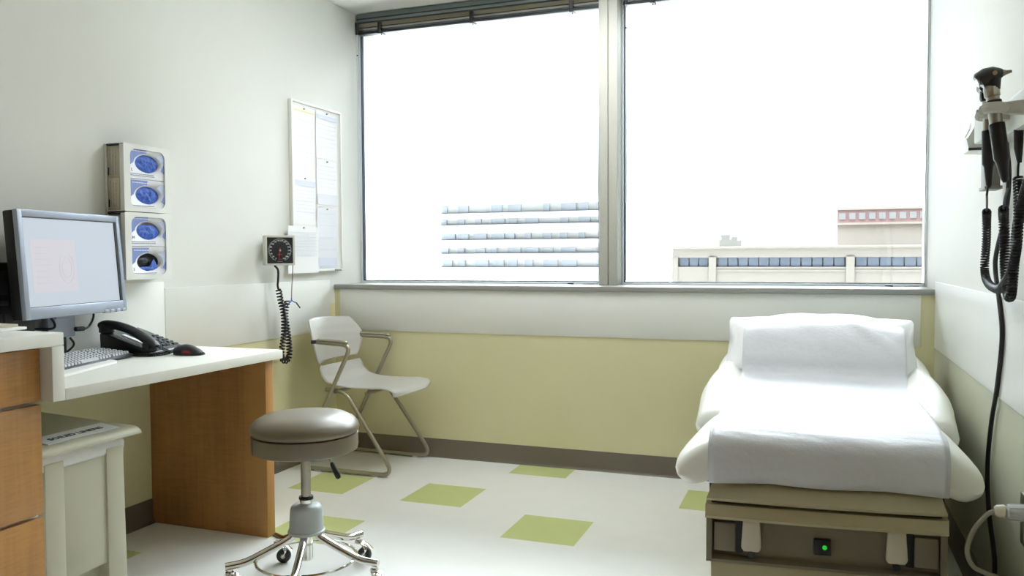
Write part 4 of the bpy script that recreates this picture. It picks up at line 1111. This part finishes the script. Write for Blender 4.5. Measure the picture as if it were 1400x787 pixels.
    MB().cyl(hd + V((.004, -.021, .004)), hd + V((.004, -.014, .004)), .005, n=12).build('screw', 'steel', o)

    p = thing('ophthalmoscope', (.407, 2.352, 1.33), 'slim ophthalmoscope with black head in the cradle behind the otoscope', 'ophthalmoscope')
    A2 = V((.404, 2.352, 1.500)); B2 = V((.409, 2.352, 1.300)); ax2 = B2 - A2
    bt = lambda t: A2 + ax2 * t
    MB().tube([bt(0), bt(.02), bt(.12), bt(.13), bt(.5)], [.010, .013, .013, .0115, .0125], n=18).build('neck', 'steel', p)
    MB().tube([bt(.13), bt(.135), bt(.19), bt(.195)], [.0125, .015, .015, .0125], n=18).build('collar', 'blackrub', p)
    MB().tube([bt(.38), bt(.39), bt(.80), bt(.84), bt(1.06), bt(1.1)], [.013, .0148, .015, .011, .007, .004], n=18).build('grip', 'black', p)
    MB().box(.386, .410, 2.338, 2.366, 1.495, 1.550, bev=.008).cyl((.398, 2.334, 1.532), (.398, 2.370, 1.532), .017, n=20).build('head', 'black', p)
    MB().cyl((.383, 2.352, 1.535), (.387, 2.352, 1.535), .007, n=14).build('lens', 'clear', p)
diag()

# ------------------------------------------------------------------ unseen fill panel added on the ceiling to brighten the window end
def add_fill_light():
    r = thing('fill_light', (-1.05, 3.585, CE), 'added fill panel on the unseen ceiling, brightening the floor and back wall', 'ceiling light')
    x0, x1, y0, y1 = -1.66, -.44, 3.28, 3.89
    f = MB(); f.box(x0, x1, y0, y0 + .025, CE - .012, CE - .001, bev=.002).box(x0, x1, y1 - .025, y1, CE - .012, CE - .001, bev=.002).box(x0, x0 + .025, y0 + .024, y1 - .024, CE - .012, CE - .001, bev=.002).box(x1 - .025, x1, y0 + .024, y1 - .024, CE - .012, CE - .001, bev=.002)
    f.build('frame', 'white', r)
    MB().box(x0 + .024, x1 - .024, y0 + .024, y1 - .024, CE - .008, CE - .002).build('diffuser', 'fill_glow', r)
add_fill_light()

# ------------------------------------------------------------------ light: overcast daylight through the window
W = bpy.data.worlds.new('overcast_sky'); bpy.context.scene.world = W; W.use_nodes = True
nt = W.node_tree; bg = nt.nodes['Background']
# brighter overhead and on the far side (veiled sun beyond the buildings), dimmer behind the room
tc = nt.nodes.new('ShaderNodeTexCoord'); sp = nt.nodes.new('ShaderNodeSeparateXYZ'); nt.links.new(tc.outputs['Generated'], sp.inputs[0])
def ramp(sock, p0, v0, p1, v1):
    m_ = nt.nodes.new('ShaderNodeMapRange'); m_.interpolation_type = 'SMOOTHSTEP'
    m_.inputs['From Min'].default_value = p0; m_.inputs['From Max'].default_value = p1; m_.inputs['To Min'].default_value = v0; m_.inputs['To Max'].default_value = v1
    nt.links.new(sp.outputs[sock], m_.inputs['Value']); return m_
za = ramp('Z', .15, .11, .97, 3.7); ya = ramp('Y', -.7, .10, .4, 1.0)
ml = nt.nodes.new('ShaderNodeMath'); ml.operation = 'MULTIPLY'; nt.links.new(za.outputs[0], ml.inputs[0]); nt.links.new(ya.outputs[0], ml.inputs[1])
ms_ = nt.nodes.new('ShaderNodeMath'); ms_.operation = 'MULTIPLY'; nt.links.new(ml.outputs[0], ms_.inputs[0]); ms_.inputs[1].default_value = 12.6
nt.links.new(ms_.outputs[0], bg.inputs['Strength']); bg.inputs['Color'].default_value = (.84, .93, 1.0, 1)

sc = bpy.context.scene
sc.view_settings.view_transform = 'Standard'; sc.view_settings.look = 'None'
sc.view_settings.gamma = 1.0; sc.view_settings.use_curve_mapping = False
sc.view_settings.exposure = 0.12
sc.cycles.max_bounces = 12; sc.cycles.diffuse_bounces = 8; sc.cycles.transparent_max_bounces = 12
sc.cycles.caustics_reflective = False; sc.cycles.caustics_refractive = False
sc.cycles.sample_clamp_indirect = 6.0

# ------------------------------------------------------------------ camera
f, yaw, pitch, roll, h = 1119.26, .353829, .038461, -.0049535, 1.11393
cyw, syw = math.cos(yaw), math.sin(yaw)
fw = V((-syw, cyw, 0)); rt = V((cyw, syw, 0)); up = V((0, 0, 1))
f2 = fw * math.cos(pitch) - up * math.sin(pitch); u2 = up * math.cos(pitch) + fw * math.sin(pitch)
r3 = rt * math.cos(roll) + u2 * math.sin(roll); u3 = u2 * math.cos(roll) - rt * math.sin(roll)
cam = bpy.data.cameras.new('camera'); cam.sensor_width = 36.0; cam.sensor_fit = 'HORIZONTAL'; cam.lens = f * 36.0 / 1400.0
cam.clip_start = .02; cam.clip_end = 2000
co = bpy.data.objects.new('camera', cam); COL.objects.link(co)
mm = Matrix((r3, u3, -f2)).transposed().to_4x4(); mm.translation = V((0, 0, h)); co.matrix_world = mm
sc.camera = co
